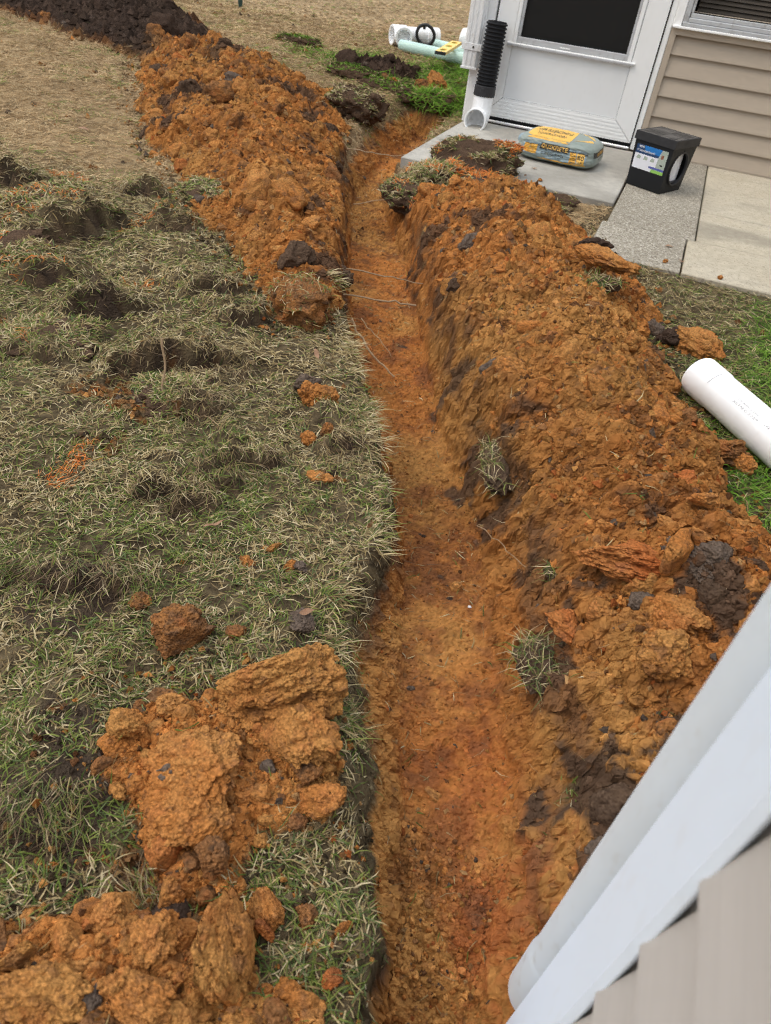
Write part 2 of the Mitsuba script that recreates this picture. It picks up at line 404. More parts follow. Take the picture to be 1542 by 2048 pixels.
def terrain(x, y):
    """height and masks at the points"""
    xy = np.stack([x, y], -1)
    big, mid, fine = nz(xy, 1.7, 1) - .5, nz(xy, 9, 2) - .5, nz(xy, 45, 3) - .5
    h = .05 * big * sst(.6, 1.6, np.hypot(x, y)) + .034 * mid + .022 * (nz(xy, 22, 10) - .5) + .010 * fine
    flat = sst(-.32, -.16, x) * sst(2.2, 3.2, y) + sst(.0, .25, x) * (y > .6) * (1 - sst(2.2, 3.2, y)) * .6
    h = h * (1 - .8 * np.clip(flat, 0, 1))
    gh, hole = gaps(x, y)
    h = h + gh + .033 * sst(-1.05, -.7, x) * sst(2.75, 3.15, y)
    # hummocky torn lawn on the left
    torn = sst(-2.9, -2.2, -np.hypot((x + 1.7) / 1.0, (y - 1.9) / .9) * 2.2) * 0 + np.exp(-(((x + 1.75) / .85) ** 2 + ((y - 1.95) / .75) ** 2) ** 2)
    h = h + torn * .07 * (nz(xy, 5.5, 9) - .42)
    w1 = .050 * (nz(xy, 11, 4) - .5) + .030 * (nz(xy, 45, 5) - .5)
    w2 = .085 * (nz(xy, 9, 6) - .5) + .04 * (nz(xy, 40, 7) - .5)
    L, R = np.interp(y, EY, EL) + w1, np.interp(y, RY, RX) + w2
    FL, FR = np.interp(y, FLY, FLX) + .4 * w1, np.interp(y, FRY, FRX) + .5 * w2
    FL, FR = np.maximum(FL, L + .022), np.minimum(FR, R - .02)
    tl = np.clip((x - L) / (FL - L), 0, 1) ** .8
    tr = sst(0, 1, (R - x) / (R - FR)) * .6 + .4 * np.clip((R - x) / (R - FR), 0, 1)
    endw = sst(5.75, 5.6, y + .3 * w2 + .12 * (x + 1.8))
    tt = np.minimum(tl, tr) * endw
    depth = .19 + .015 * np.sin(y * 5) + .03 * (nz(xy, 4, 8) - .5) + .02 * sst(2, 4, y)
    m = {}
    heap = np.zeros_like(x)
    top = np.zeros_like(x)
    dist = {}
    for k, (slope, cap) in CAP.items():
        d = samp(SDF[k], x, y)
        amp = .085 if k in ('right', 'left', 'dark') else .035
        d = d + amp * 1.6 * (nz(xy, 7, 11) - .5) + amp * (nz(xy, 26, 12) - .5)
        dist[k] = d
        t = np.clip(d, 0, None) * slope
        hh = cap * np.tanh(t / cap)
        top = np.where(hh > heap, hh, heap)
        heap = np.maximum(heap, hh)
        m[k] = d > 0
    inheap = heap > 0
    lump = .085 * (nz(xy, 6, 13) - .5) + .075 * (nz(xy, 14, 14) - .5) + .03 * (nz(xy, 32, 15) - .5)
    heap = heap + np.clip(heap / .08, 0, 1) * lump
    h = h * (1 - np.clip(heap / .08, 0, 1)) + heap
    h = h * (1 - tt) + (-depth) * tt + .03 * (nz(xy, 14, 17) - .5) * 4 * tt * (1 - tt)
    clay = np.clip(np.maximum(np.clip(heap / .015, 0, 1), sst(.15, .6, tt)), 0, 1)
    m.update(tt=tt, hole=hole * (1 - tt), clay=clay, heap=heap, depth=depth, dist=dist, L=L, R=R)
    floor = sst(.80, .97, tt) * sst(.45, .68, y + .3 * (nz(xy, 9, 26) - .5))
    # trench floor: shovel marks and small pits
    h = h + floor * (.022 * (nz(xy * [1, .45], 20, 24) - .5) + .008 * (nz(xy, 110, 25) - .5))
    m['floor'] = floor
    return h, m


def xgrid():
    g, x = [], .92
    while x > -7.6:
        g.append(x)
        x -= np.interp(x, [-6, -4, -2, -.95, .7, .9], [.014, .012, .0072, .0034, .0034, .007])
    return np.array(g[::-1])


def ygrid():
    g, y = [], -.02
    while y < 9.2:
        g.append(y)
        y += .0034 if y < .9 else .0034 + (y - .9) * .0030
    return np.array(g)


def crumb_field(p, clay, floor, heap, tt):
    """crumbly relief in space, so that steep walls crumble too: (height along the normal, random of the crumb)"""
    acc, rr = np.zeros(len(p)), np.full(len(p), .5)
    act = clay > .02
    q = p[act] + .007 * np.stack([nz(p[act], 55, k) - .5 for k in (21, 22, 27)], -1)
    patch = sst(.30, .6, nz(p[act], 5, 28))
    a, r_ = 0, .5
    fl_ = floor[act]
    for f_, k, amp in ((11, 36, .026), (26, 37, .024), (60, 38, .017)):       # broken, billowed clumps
        a = a + amp * (.30 - np.abs(nz(q, f_, k, 2) - .5) * 1.6) * (1 - .85 * fl_)
    for s, k, amp in ((.030, 32, .30), (.015, 33, .42), (.008, 34, .55)):
        d, r = worley(q, s, k)
        blk = (r - .4) * (1 - sst(.30, .75, d)) * 1.3
        fl = 1 - fl_ * (.85 if s > .02 else (.6 if s > .012 else .35))
        a = a + amp * s * blk * fl * (.5 + .7 * patch)
        r_ = r_ + (r - .5) * (.30 if s < .02 else .2)
    a = a + .006 * (nz(p[act], 100, 29, 2) - .5)
    acc[act], rr[act] = a * np.clip(.45 + heap[act] / .06 + tt[act], 0, 1), r_
    return acc * clay, rr


XG, YG = xgrid(), ygrid()
VIEW = Polygon([(.92, -.02), (.92, 3.25), (.02, 3.25), (-.15, 4.05), (-1.2, 5.3), (-1.2, 9.1), (-7.5, 9.1), (-7.5, 6.9), (-.85, -.02)])
XX, YY = np.meshgrid(XG, YG)
import shapely
INSIDE = shapely.contains_xy(VIEW, XX.ravel(), YY.ravel()).reshape(XX.shape)
ZZ = np.full(XX.shape, -.02)
hh_, MM = terrain(XX[INSIDE], YY[INSIDE])
ZZ[INSIDE] = hh_


def full(a, fill=0.0):
    g = np.full(XX.shape, fill, float)
    g[INSIDE] = a
    return g


def ground_z(x, y):
    fx, fy = np.interp(x, XG, np.arange(len(XG))), np.interp(y, YG, np.arange(len(YG)))
    return map_coordinates(ZZ, [fy, fx], order=1, mode='nearest')


GRIDS = {k: full(MM[k]) for k in ('tt', 'hole', 'clay', 'heap')}


def gmask(k, x, y):
    fx, fy = np.interp(x, XG, np.arange(len(XG))), np.interp(y, YG, np.arange(len(YG)))
    return map_coordinates(GRIDS[k], [fy, fx], order=1, mode='nearest')


# colours of the bare earth
xy = np.stack([XX[INSIDE], YY[INSIDE]], -1)
z = ZZ[INSIDE]
p3 = np.stack([xy[:, 0], xy[:, 1], z], -1)
gy_, gx_ = np.gradient(ZZ, YG, XG)
nrm3 = np.stack([-gx_[INSIDE], -gy_[INSIDE], np.ones(len(z))], -1)
nrm3[:, :2] = np.clip(nrm3[:, :2], -6, 6)
nrm3 /= np.linalg.norm(nrm3, axis=1, keepdims=True)
amt_, MM['rnd'] = crumb_field(p3, np.maximum(MM['clay'], np.maximum(MM['hole'], .5 * (xy[:, 1] < 3))), MM['floor'], MM['heap'], MM['tt'])
p3 = p3 + nrm3 * amt_[:, None]
z = p3[:, 2]
ZZ[INSIDE] = z
n1, n2, n3, n4 = nz(p3, 2.6, 41), nz(p3, 11, 42), nz(p3, 55, 43), nz(p3, 200, 44, 2)
clay_c = lerp(OCHRE, ORANGE, sst(.35, .6, n1))
clay_c = lerp(clay_c, RED, .60 * sst(.42, .7, n3 * .3 + n2 * .4 + n1 * .3) * MM['floor'] + .25 * sst(.56, .7, n2))
brownish = np.clip(sst(.46, .66, .5 * n2 + .5 * n3) * (.6 + .25 * sst(2.5, 3.5, xy[:, 1])), 0, 1)
clay_c = lerp(clay_c, BROWN, np.clip(brownish, 0, 1))
clay_c = clay_c * (.58 + .55 * MM['rnd'] + .35 * (n4 - .5) + .35 * (n3 - .5) + .10 * MM['floor'])[:, None]
redspot = np.exp(-(((xy[:, 0] - .15) / .09) ** 2 + ((xy[:, 1] - .50) / .13) ** 2)) + .3 * np.exp(-(((xy[:, 0] - .03) / .10) ** 2 + ((xy[:, 1] - .75) / .12) ** 2))
clay_c = lerp(clay_c, np.asarray((.46, .135, .045)) * (.75 + .5 * n3)[:, None], np.clip(redspot * sst(.42, .62, .5 * n2 + .5 * n3), 0, .45))
darkamt = sst(.60, .70, .55 * n2 + .25 * n1 + .2 * n3) * .75
tt = MM['tt']
wallmask = sst(.03, .12, tt) * (1 - sst(.55, .9, tt))
topsoil = sst(-.12, -.05, z + .09 * (n2 - .5) + .05 * (MM['rnd'] - .5)) * wallmask * sst(.40, .52, n2 * .5 + n1 * .4 + .2 * (MM['rnd'] - .5) + .05 + .06 * sst(1.3, 1.8, xy[:, 1]))
darkamt = np.maximum(darkamt * (1 - .7 * MM['floor']), topsoil * np.where(xy[:, 0] > .5 * (MM['L'] + MM['R']), .55, .9) * sst(.35, .6, n2 * .5 + n3 * .5 + .05))
dk = MM['dist']
darkheap = sst(-.1, .12, dk['dark'] + .12 * (n2 - .5)) * sst(.25, -.05, dk['left'] - .02 + .2 * (n2 - .5))
darkamt = np.maximum(darkamt, np.maximum(darkheap, sst(-.02, .02, dk['mound'])) * .97)
# dark topsoil near the wing corner, at the foot of the right heap
spot = lambda cx, cy, r: np.exp(-(((xy[:, 0] - cx) ** 2 + (xy[:, 1] - cy) ** 2) / r ** 2) ** 1.5)
n5 = nz(p3, 24, 45)
splat = lambda cx, cy, r, a: a * sst(.42, .58, np.exp(-((xy[:, 0] - cx) ** 2 + (xy[:, 1] - cy) ** 2) / r ** 2) * .75 + 1.2 * (n5 - .5) + .8 * (n2 - .5))
darkamt = np.maximum(darkamt, splat(.245, .70, .11, .95))
darkamt = np.maximum(darkamt, splat(.37, 1.13, .13, .95))
for cx_, cy_, r_ in ((.11, .92, .05), (.07, 1.02, .05), (-.02, 1.2, .04), (-.12, 1.42, .06), (-.22, 1.6, .09), (-.42, 1.95, .08), (-.62, 2.45, .10), (-.85, 2.95, .12), (-.2, 2.75, .12), (.215, .55, .05), (-.62, 2.9, .1), (.15, 2.3, .07),
                     (-1.1, 2.3, .14), (-1.35, 2.75, .12), (-1.7, 3.5, .15), (-2.3, 4.4, .25), (-2.7, 3.9, .2), (-3.0, 4.9, .3), (-2.6, 3.55, .18), (-1.95, 4.0, .14)):
    darkamt = np.maximum(darkamt, splat(cx_, cy_, r_, .85))
clay_c = clay_c * (.76 + .48 * nz(p3, 1.3, 46))[:, None]
clay_c = lerp(clay_c, lerp((.085, .055, .038), DARK, sst(.5, .9, np.maximum(darkheap, sst(-.02, .02, dk['mound'])))), np.clip(darkamt, 0, 1)) * (.8 + .4 * n4)[:, None]
dryf = sst(2.5, 3.3, xy[:, 1] - .25 * (xy[:, 0] + 2) + .5 * (n1 - .5)) * (xy[:, 0] < -.3)
thatch = lerp(lerp((.05, .037, .024), (.15, .115, .066), sst(.3, .7, .5 * n3 + .5 * n4)), lerp((.17, .115, .065), (.36, .25, .14), sst(.3, .7, .5 * n2 + .5 * n3)), dryf) * (.7 + .6 * n4)[:, None]
thatch = lerp(thatch, lerp((.05, .036, .028), (.12, .078, .05), sst(.35, .65, n3)) * (.6 + .8 * MM['rnd'])[:, None], np.clip(MM['hole'] * 1.2, 0, 1))
barespot = splat(-1.15, 1.27, .14, 1) + splat(-1.62, 1.45, .10, 1) + splat(-.33, .30, .12, .7) + splat(-.55, 1.23, .04, 1) + splat(-1.05, 1.10, .05, .6)
barespot = np.clip(barespot, 0, 1)
tear = splat(-.56, .33, .16, 1) + splat(-.80, .66, .13, .9) + splat(-1.5, 1.62, .10, .9) + splat(-1.0, 1.42, .10, .9) + splat(-.34, .70, .10, .7)
tear = np.clip(tear, 0, 1)
lushm = np.zeros(len(z))
for cx_, cy_, rx_, ry_ in ((-2.9, 6.9, .35, .55), (-2.3, 6.6, .75, .5), (-2.0, 7.2, .65, .6), (-2.1, 7.9, .55, .4), (-1.65, 6.1, .35, .9), (.58, 2.75, .12, .3), (.55, 2.2, .14, .4)):
    lushm = np.maximum(lushm, np.exp(-(((xy[:, 0] - cx_) / rx_) ** 2 + ((xy[:, 1] - cy_) / ry_) ** 2)))
thatch = lerp(thatch, np.asarray((.06, .075, .03)), np.clip(lushm * 1.2, 0, .9))
thatch = lerp(thatch, np.asarray((.06, .043, .033)), tear * .85)
thatch = lerp(thatch, np.asarray(ORANGE) * .7, barespot * .6 * sst(.4, .6, n3))
col = lerp(thatch, np.zeros(3), np.zeros(len(z)))
col = thatch * (1 - sst(.25, .75, MM['clay']))[:, None] + clay_c * sst(.25, .75, MM['clay'])[:, None]
BARE = full(np.maximum(barespot, tear * .7))
GRIDS['bare'] = BARE

idx = np.full(XX.shape, -1)
idx[INSIDE] = np.arange(INSIDE.sum())
a_, b_, c_, d_ = idx[:-1, :-1], idx[:-1, 1:], idx[1:, 1:], idx[1:, :-1]
ok = (a_ >= 0) & (b_ >= 0) & (c_ >= 0) & (d_ >= 0)
quads = np.stack([a_, b_, c_, d_], -1)[ok]
zone = np.zeros(len(z), int)
zone[MM['tt'] > .2] = 1
for k, name in enumerate(('right', 'left', 'dark', 'pile', 'low', 'mound')):
    zone[(dk[name] > .004) & (MM['tt'] <= .2) & (zone == 0)] = 2 + k
zone[(zone == 3) & (darkheap > .6)] = 4
qz = zone[quads[:, 0]]
V = p3


def terrain_piece(key, sel, smooth=False):
    q = quads[sel]
    f = np.vstack([q[:, [0, 1, 2]], q[:, [0, 2, 3]]])
    u, inv = np.unique(f, return_inverse=True)
    scene[key] = mikit.ply((V[u], inv.reshape(-1, 3)), 'earth', smooth=smooth, color=np.clip(col[u], .005, .9))


qi, qj = np.nonzero(ok)
qmap = np.full(ok.shape, -1)
qmap[ok] = qz
K = 3
nb_i, nb_j = ok.shape[0] // K, ok.shape[1] // K
blk = (qmap[:nb_i * K, :nb_j * K].reshape(nb_i, K, nb_j, K) == 0).all((1, 3))
bi, bj = np.nonzero(blk)
coarse = np.stack([idx[bi * K, bj * K], idx[bi * K, bj * K + K], idx[bi * K + K, bj * K + K], idx[bi * K + K, bj * K]], -1)
inblk = np.zeros(ok.shape, bool)
inblk[:nb_i * K, :nb_j * K] = np.repeat(np.repeat(blk, K, 0), K, 1)
fine_sel = ~inblk[qi, qj]
quads_all, qz_all = quads, qz
quads = np.vstack([quads[fine_sel], coarse])
qz = np.concatenate([qz[fine_sel], np.zeros(len(coarse), int)])
terrain_piece('lawn', qz == 0, True)
tag('lawn', 'trampled lawn of dry and green grass around the dig', kind='structure')
terrain_piece('trench', qz == 1)
tag('trench', 'narrow trench with smooth orange clay floor running away through the lawn', kind='structure')
HK = {2: ('spoil_heap', 'long crumbly orange clay mound right of the trench', 'dirt mound'),
      3: ('spoil_heap', 'wide orange clay mound with dark patches left of the far trench', 'dirt mound'),
      4: ('soil_heap', 'heap of nearly black topsoil in the upper left corner', 'dirt mound'),
      5: ('clay_pile', 'low spread of clay crumbs under the largest clods on the near left grass', 'dirt pile'),
      6: ('clay_pile', 'low pile of loose clay in the bottom left corner of the lawn', 'dirt pile'),
      7: ('soil_mound', 'small dark soil mound on green grass below the white pipe fitting', 'dirt mound')}
HKEY = {}
for k, (name, lab, ct) in HK.items():
    key = thing(name, lab, ct)
    HKEY[k] = key
    terrain_piece(key + '__surface', qz == k)

# the far ground: one sheet to the horizon round the dig
ring = trimesh.creation.triangulate_polygon(Polygon([(-400, -400), (400, -400), (400, 400), (-400, 400)]).difference(VIEW.buffer(-.06)), engine='earcut')
rv = np.column_stack([ring[0], np.full(len(ring[0]), -.035)])
scene['lawn_001'] = mikit.ply((rv, ring[1]), P(lambda p, n, uv: mikit.mix((.22, .155, .09), (.33, .24, .145), mikit.fbm(p.x * 3, p.y * 3, 0, 4)) * (.7 + .6 * mikit.noise(p.x * 40, p.y * 40, 0))))
tag('lawn_001', 'far lawn beyond the dig', kind='structure')
# ------------------------------------------------------------------ house
YW = 5.19
house = thing('house', 'house with beige lap siding, white door and white corner boards beside the trench', 'house')


def hp(name, mesh, mat, sub=None, **k):
    return obj(name, mesh, mat, house + ('__' + sub if sub else ''), **k)


WALL_TOP = 2.45
glass_r = sbox(-1.115, .548, -.462, 2.05)
win_r = sbox(-.165, .79, .78, 1.75)
core = sbox(-1.41, .02, 3.2, WALL_TOP).difference(glass_r).difference(win_r)
hp('wall', cat(ext(core, YW + .03, YW + .16), bx(-1.41, -1.25, YW + .16, 9.0, .02, WALL_TOP), bx(3.05, 3.2, YW + .16, 9.0, .02, WALL_TOP)), 'siding', kind=None) if False else \
    hp('wall', ext(core, YW + .03, YW + .16), 'siding')
hp('wall', bx(-1.405, -1.25, YW + .165, 9.0, .02, WALL_TOP), 'siding')
hp('wall', bx(3.2, 3.35, .3, YW + .16, -.25, WALL_TOP), 'siding')


def room(x0, x1, z0, z1, d):
    y0, y1 = YW + .17, YW + d
    return cat(bx(x0, x1, y1, y1 + .02, z0, z1), bx(x0 - .02, x0, y0, y1 + .02, z0, z1), bx(x1, x1 + .02, y0, y1 + .02, z0, z1),
               bx(x0 - .02, x1 + .02, y0, y1 + .02, z1, z1 + .02), bx(x0 - .02, x1 + .02, y0, y1 + .02, z0 - .02, z0))


# lap planks: a wedge profile, thick at its lower edge
def plank(x0, x1, zb, e, side='y', at=YW, t0=.002, t1=.022):
    prof = np.array([[0, 0], [-t1, 0], [-t1, .004], [-t0, e + .004], [0, e + .004]])
    if side == 'y':
        V = np.array([[x, at + .029 + p, zb + q] for x in (x0, x1) for p, q in prof])
    else:
        V = np.array([[at + .008 + p, x, zb + q] for x in (x0, x1) for p, q in prof])
    n = 5
    F = [[i, (i + 1) % n, (i + 1) % n + n] for i in range(n)] + [[i, (i + 1) % n + n, i + n] for i in range(n)]
    F += [[0, 2, 1], [0, 3, 2], [0, 4, 3], [5, 6, 7], [5, 7, 8], [5, 8, 9]]
    m = trimesh.Trimesh(V, F, process=False)
    m.fix_normals()
    return m


for zb, zt in ((.061, .15), (.15, .257), (.257, .367), (.367, .471), (.471, .581), (.581, .672)):
    hp('siding_plank', plank(-.218, 3.19, zb, zt - zb - .006), 'siding')
hp('starter_strip', bev(-.25, 3.19, YW + .004, YW + .03, .045, .062, .003), 'siding')
for k, (pl) in enumerate(([(-.252, .05), (-.218, .05), (-.218, .678), (-.252, .708)], [(-.252, .708), (-.218, .678), (1.0, .678), (1.0, .708)])):
    hp('siding_channel', ext(Polygon(pl), YW - .004, YW + .03), 'siding')
# white frame round the door and the window
hp('corner_board', bev(-1.412, -1.295, YW - .012, YW + .03, .03, WALL_TOP, .004), 'white_trim')
hp('door_jamb', bev(-.2855, -.254, YW - .006, YW + .03, .055, 2.2, .003), 'white_trim')
hp('door_jamb', bev(-.2535, -.205, YW - .010, YW + .03, .714, 2.2, .003), 'white_trim')
hp('threshold', bev(-1.294, -.29, YW - .03, YW + .03, .052, .072, .006), 'aluminium')
hp('threshold_gap', bx(-1.290, -.2895, YW + .004, YW + .028, .0725, 2.2), 'dark_gap')
# the door: mitred stiles, rails, panel, storm sash
door = house + '__door'
DX0, DX1, DZ0 = -1.280, -.2935, .092
ix0, ix1, iz0 = -1.160, -.420, .206
mit = .0012


def dpart(name, mesh, mat, **k):
    return obj(name, mesh, mat, door, **k)


scene[door] = mikit.ply(bx(DX0 + .004, DX1 - .004, YW + .0005, YW + .0035, DZ0 + .004, .50), 'dark_gap')
dpart('stile', ext(Polygon([(DX0, DZ0 + mit * 2), (ix0 - mit, iz0 + mit), (ix0 - mit, 2.15), (DX0, 2.15)]), YW - .02, YW), 'white_door')
dpart('stile', ext(Polygon([(DX1, DZ0 + mit * 2), (ix1 + mit, iz0 + mit), (ix1 + mit, 2.15), (DX1, 2.15)]), YW - .02, YW), 'white_door')
# bottom rail with fine ridges
rail = [ext(Polygon([(DX0 + mit * 2, DZ0), (DX1 - mit * 2, DZ0), (ix1 - mit, iz0 - mit * .5), (ix0 + mit, iz0 - mit * .5)]), YW - .0185, YW)]
dpart('bottom_rail', rail[0], 'white_door')
for k in range(5):
    f = (k + .7) / 5.6
    zz = DZ0 + f * (iz0 - DZ0)
    xa, xb = DX0 + f * (ix0 - DX0) + .004, DX1 + f * (ix1 - DX1) - .004
    dpart('rail_rib', bev(xa, xb, YW - .0203, YW - .0180, zz - .0055, zz + .0055, .001), 'white_door')
dpart('kick_panel', bev(ix0 + .0012, ix1 - .0012, YW - .012, YW, iz0 + .0012, .500, .0015), 'white_panel')
dpart('sash_sill', bev(-1.192, -.395, YW - .034, YW - .004, .500, .512, .003), 'white_trim')
dpart('sash_sill', bev(-1.186, -.401, YW - .040, YW - .0345, .4945, .5075, .002), 'alu_painted', )
dpart('sash_rail', bev(-1.137, -.446, YW - .018, YW, .513, .546, .003), 'alu_painted')
dpart('sash_rail_pull', bev(-.86, -.80, YW - .0215, YW - .0182, .522, .527, .001), 'white_trim')
dpart('sash_stile', bev(-1.1365, -1.118, YW - .016, YW, .5465, 2.1, .003), 'alu_painted')
dpart('sash_stile', bev(-.4625, -.4465, YW - .016, YW, .5465, 2.1, .003), 'alu_painted')
dpart('sash_track', bev(-1.1585, -1.1370, YW - .026, YW, .5125, 2.1, .003), 'white_door')
dpart('sash_track', bev(-.446, -.422, YW - .026, YW, .5125, 2.1, .003), 'white_door')
dpart('sash_gasket', bx(-1.1175, -.463, YW - .012, YW - .004, .5465, .551), 'dark_gap')
dpart('glass_pane', trimesh.Trimesh([[-1.1175, YW - .006, .5515], [-.463, YW - .006, .5515], [-.463, YW - .006, 2.05], [-1.1175, YW - .006, 2.05]], [[0, 1, 2], [0, 2, 3]]), 'glass')
dpart('inner_door', room(-1.115, -.462, .548, 2.05, .42), 'room_dark')
dpart('curtain', bev(-.53, -.475, YW + .18, YW + .2, .66, 2.0, .004), 'curtain_cloth')
# the window right of the door
win = house + '__window'
scene[win] = mikit.ply(cat(bev(-.203, -.175, YW - .012, YW + .028, .735, 1.8, .003)), 'alu_painted')


def wpart(name, mesh, mat, **k):
    return obj(name, mesh, mat, win, **k)


wpart('sill', bev(-.249, 1.0, YW - .03, YW + .028, .7095, .7225, .003), 'white_trim')
wpart('sill_flashing', bev(-.200, 1.0, YW - .024, YW - .003, .7230, .742, .003), 'alu_painted')
wpart('frame_rail', bev(-.174, .80, YW - .016, YW + .02, .7425, .766, .004), 'alu_painted')
wpart('frame_rail', bev(-.170, .80, YW - .006, YW + .02, .7665, .788, .003), 'alu_painted')
wpart('frame_stile', bev(-.174, -.158, YW - .006, YW + .02, .7885, 1.75, .003), 'alu_painted')
wpart('gasket', bx(-.1575, .80, YW - .003, YW + .01, .7883, .793), 'dark_gap')
wpart('glass_pane', trimesh.Trimesh([[-.1575, YW + .004, .7935], [.80, YW + .004, .7935], [.80, YW + .004, 1.74], [-.1575, YW + .004, 1.74]], [[0, 1, 2], [0, 2, 3]]), 'glass')
wpart('recess', room(-.165, .78, .79, 1.75, .3), 'room_dark')
for k in range(9):
    m = bx(-.150, .775, -.011, .011, -.0008, .0008)
    m.apply_transform(trimesh.transformations.rotation_matrix(math.radians(58), [1, 0, 0]))
    m.apply_translation([0, YW + .20, .80 + .0225 * k])
    wpart('blind_slat', m, 'blind')
# old downspout on the left corner
dsp = house + '__downspout'
p0 = sbox(-1.452, -.047, -1.352, .047)
ds = bev(-1.449, -1.348, YW - .085, YW - .0125, .338, 2.4, .012)
scene[dsp] = mikit.ply(ds, 'white_old', smooth=35)
for k in range(3):
    obj('rib', bev(-1.430 + .03 * k, -1.418 + .03 * k, YW - .089, YW - .0845, .36, 2.4, .002), 'white_old', dsp)
obj('strap', cat(bev(-1.462, -1.334, YW - .0935, YW - .0895, .44, .478, .002), bev(-1.345, -1.300, YW - .016, YW - .0125, .435, .482, .001), bev(-1.3465, -1.3405, YW - .0894, YW - .0162, .44, .478, .001)), 'white_old', dsp)
obj('screw', align(trimesh.creation.cylinder(.006, .004), (-1.385, YW - .0945, .459), (0, -1, 0)), 'dark_gap', dsp)
obj('screw', align(trimesh.creation.cylinder(.005, .004), (-1.322, YW - .018, .458), (0, -1, 0)), 'dark_gap', dsp)
obj('hem', bev(-1.4525, -1.3445, YW - .091, YW - .0845, .338, .352, .002), 'white_old', dsp)

# near wing on the right: corner board, planks running back past the camera, round downspout
WX, WYE = .163, .371
hp('wing_wall', bx(WX + .018, 3.19, -4.0, WYE - .012, -.22, WALL_TOP), 'siding_near')
hp('wing_corner_board', cat(bev(WX - .003, WX + .0095, .272, WYE, -.16, WALL_TOP, .0055)), 'wing_trim_sky_tint', smooth=40)
hp('wing_corner_board', bev(WX + .0097, WX + .11, WYE - .0115, WYE + .0015, -.16, WALL_TOP, .005), 'wing_trim_sky_tint', smooth=40)
for k in range(-4, 10):
    zb = .357 + .1155 * k
    hp('wing_siding_plank', plank(-3.9, .2735, zb, .1155 - .006, side='x', at=WX + .013, t0=.003, t1=.020), 'siding_near')
dsp2 = house + '__downspout_001'
PX, PY, PR = .190, .420, .036
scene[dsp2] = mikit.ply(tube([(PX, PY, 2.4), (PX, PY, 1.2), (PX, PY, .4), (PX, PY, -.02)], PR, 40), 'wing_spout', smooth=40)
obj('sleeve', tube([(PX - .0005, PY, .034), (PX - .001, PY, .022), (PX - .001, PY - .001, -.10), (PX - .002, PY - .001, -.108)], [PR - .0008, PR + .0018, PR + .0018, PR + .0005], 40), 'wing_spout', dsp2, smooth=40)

# ------------------------------------------------------------------ patio: concrete pad, exposed-aggregate slabs, sandy pavers
tag('patio', kind='structure')
scene['patio'] = mikit.ply(bx(-1.38, 3.19, 3.135, YW + .02, -.12, .018).difference(bx(-1.5, -.232, 3.0, 3.93, -.3, .3)) if False else cat(bx(-1.36, 3.19, 3.93, YW + .02, -.12, .016), bx(-.20, 3.19, 3.135, 3.929, -.12, .0161)), 'soil_grey')


def slab(name, x0, x1, y0, y1, mat, z1=.05, jitter=0):
    rng = np.random.default_rng(int(abs(x0 * 991 + y0 * 77) * 10) % 9999)
    m = bev(x0 + .0022, x1 - .0022, y0 + .0022, y1 - .0022, -.09, z1 + rng.uniform(-.002, .002), .004)
    return obj(name, m, mat, 'patio')


slab('concrete_pad', -1.375, -.212, 3.915, YW - .03, 'slab_concrete', .052)
slab('aggregate_slab', -.204, .206, 3.601, YW + .004, 'aggregate', .05)
slab('aggregate_slab', -.226, .168, 3.122, 3.598, 'aggregate', .05)
for r, (y0, y1) in enumerate(((3.115, 3.588), (3.593, 4.100), (4.104, 4.622), (4.626, YW + .004))):
    for c in range(3):
        x0 = (.172 if r == 0 else .209) + .93 * c
        slab('paver', x0, x0 + .927, y0, y1, 'paver_stone', .049)

# ------------------------------------------------------------------ things on the patio
# corrugated pipe with coupling and white elbow leaning at the door
cp = thing('drain_pipe', 'upright black corrugated pipe with white elbow leaning against the door frame', 'drain pipe')
axd = np.array([.012, .035, 1.0])
axd /= np.linalg.norm(axd)
base = np.array([-1.253, 5.045, .225])
prof = []
n_r = 17
for k in range(n_r):
    z0 = .055 + k * .0196
    prof += [(.0575, z0), (.0655, z0 + .004), (.0665, z0 + .0075), (.0655, z0 + .011), (.0575, z0 + .0145)]
inner = [(.052, .055 + n_r * .0196), (.052, .03)]
obj('corrugated_tube', align(lathe(prof + [(.0575, .055 + n_r * .0196)] + inner + [(.0575, .03)]), base, axd), 'black_plastic', cp, smooth=50)
obj('coupling', align(lathe([(.0668, -.006), (.0683, -.004), (.0683, .048), (.066, .052), (.058, .0535), (.058, -.006)]), base, axd), 'black_satin', cp, smooth=30)
obj('clip', align(bev(-.012, .012, -.071, -.066, .03, .040, .001), base, axd), 'black_satin', cp)
obj('spigot', align(lathe([(.062, -.075), (.062, -.007), (.055, -.007), (.055, -.075)]), base, axd), 'white_pvc', cp, smooth=30)
# elbow swept from vertical to facing the lawn
el = []
c0 = base - axd * .0755
R_ = .062
for t in np.linspace(0, 1, 14):
    a = t * math.pi / 2 * 1.08
    el.append(c0 + np.array([0, -R_ * (1 - math.cos(a)) - .01 * t, -R_ * math.sin(a)]))
d_end = np.array([.02, -1.0, .13])
d_end /= np.linalg.norm(d_end)


def sweep(pts, ro, ri, n=40):
    o, i = tube(pts, ro, n, cap=False), tube(pts[::-1], ri if np.isscalar(ri) else ri[::-1], n, cap=False)
    return o, i


e_out, e_in = tube(el, .065, 40, cap=False), tube(el, .058, 40, cap=False)
e_in.invert()
obj('elbow', cat(e_out, e_in), 'white_pvc', cp, smooth=40)
tip = el[-1]
obj('elbow_bell', align(lathe([(.065, -.012), (.0695, .0), (.0695, .045), (.068, .0475), (.0635, .0475), (.062, .045), (.062, .0), (.059, -.012)]), tip, d_end), 'white_pvc', cp, smooth=30)

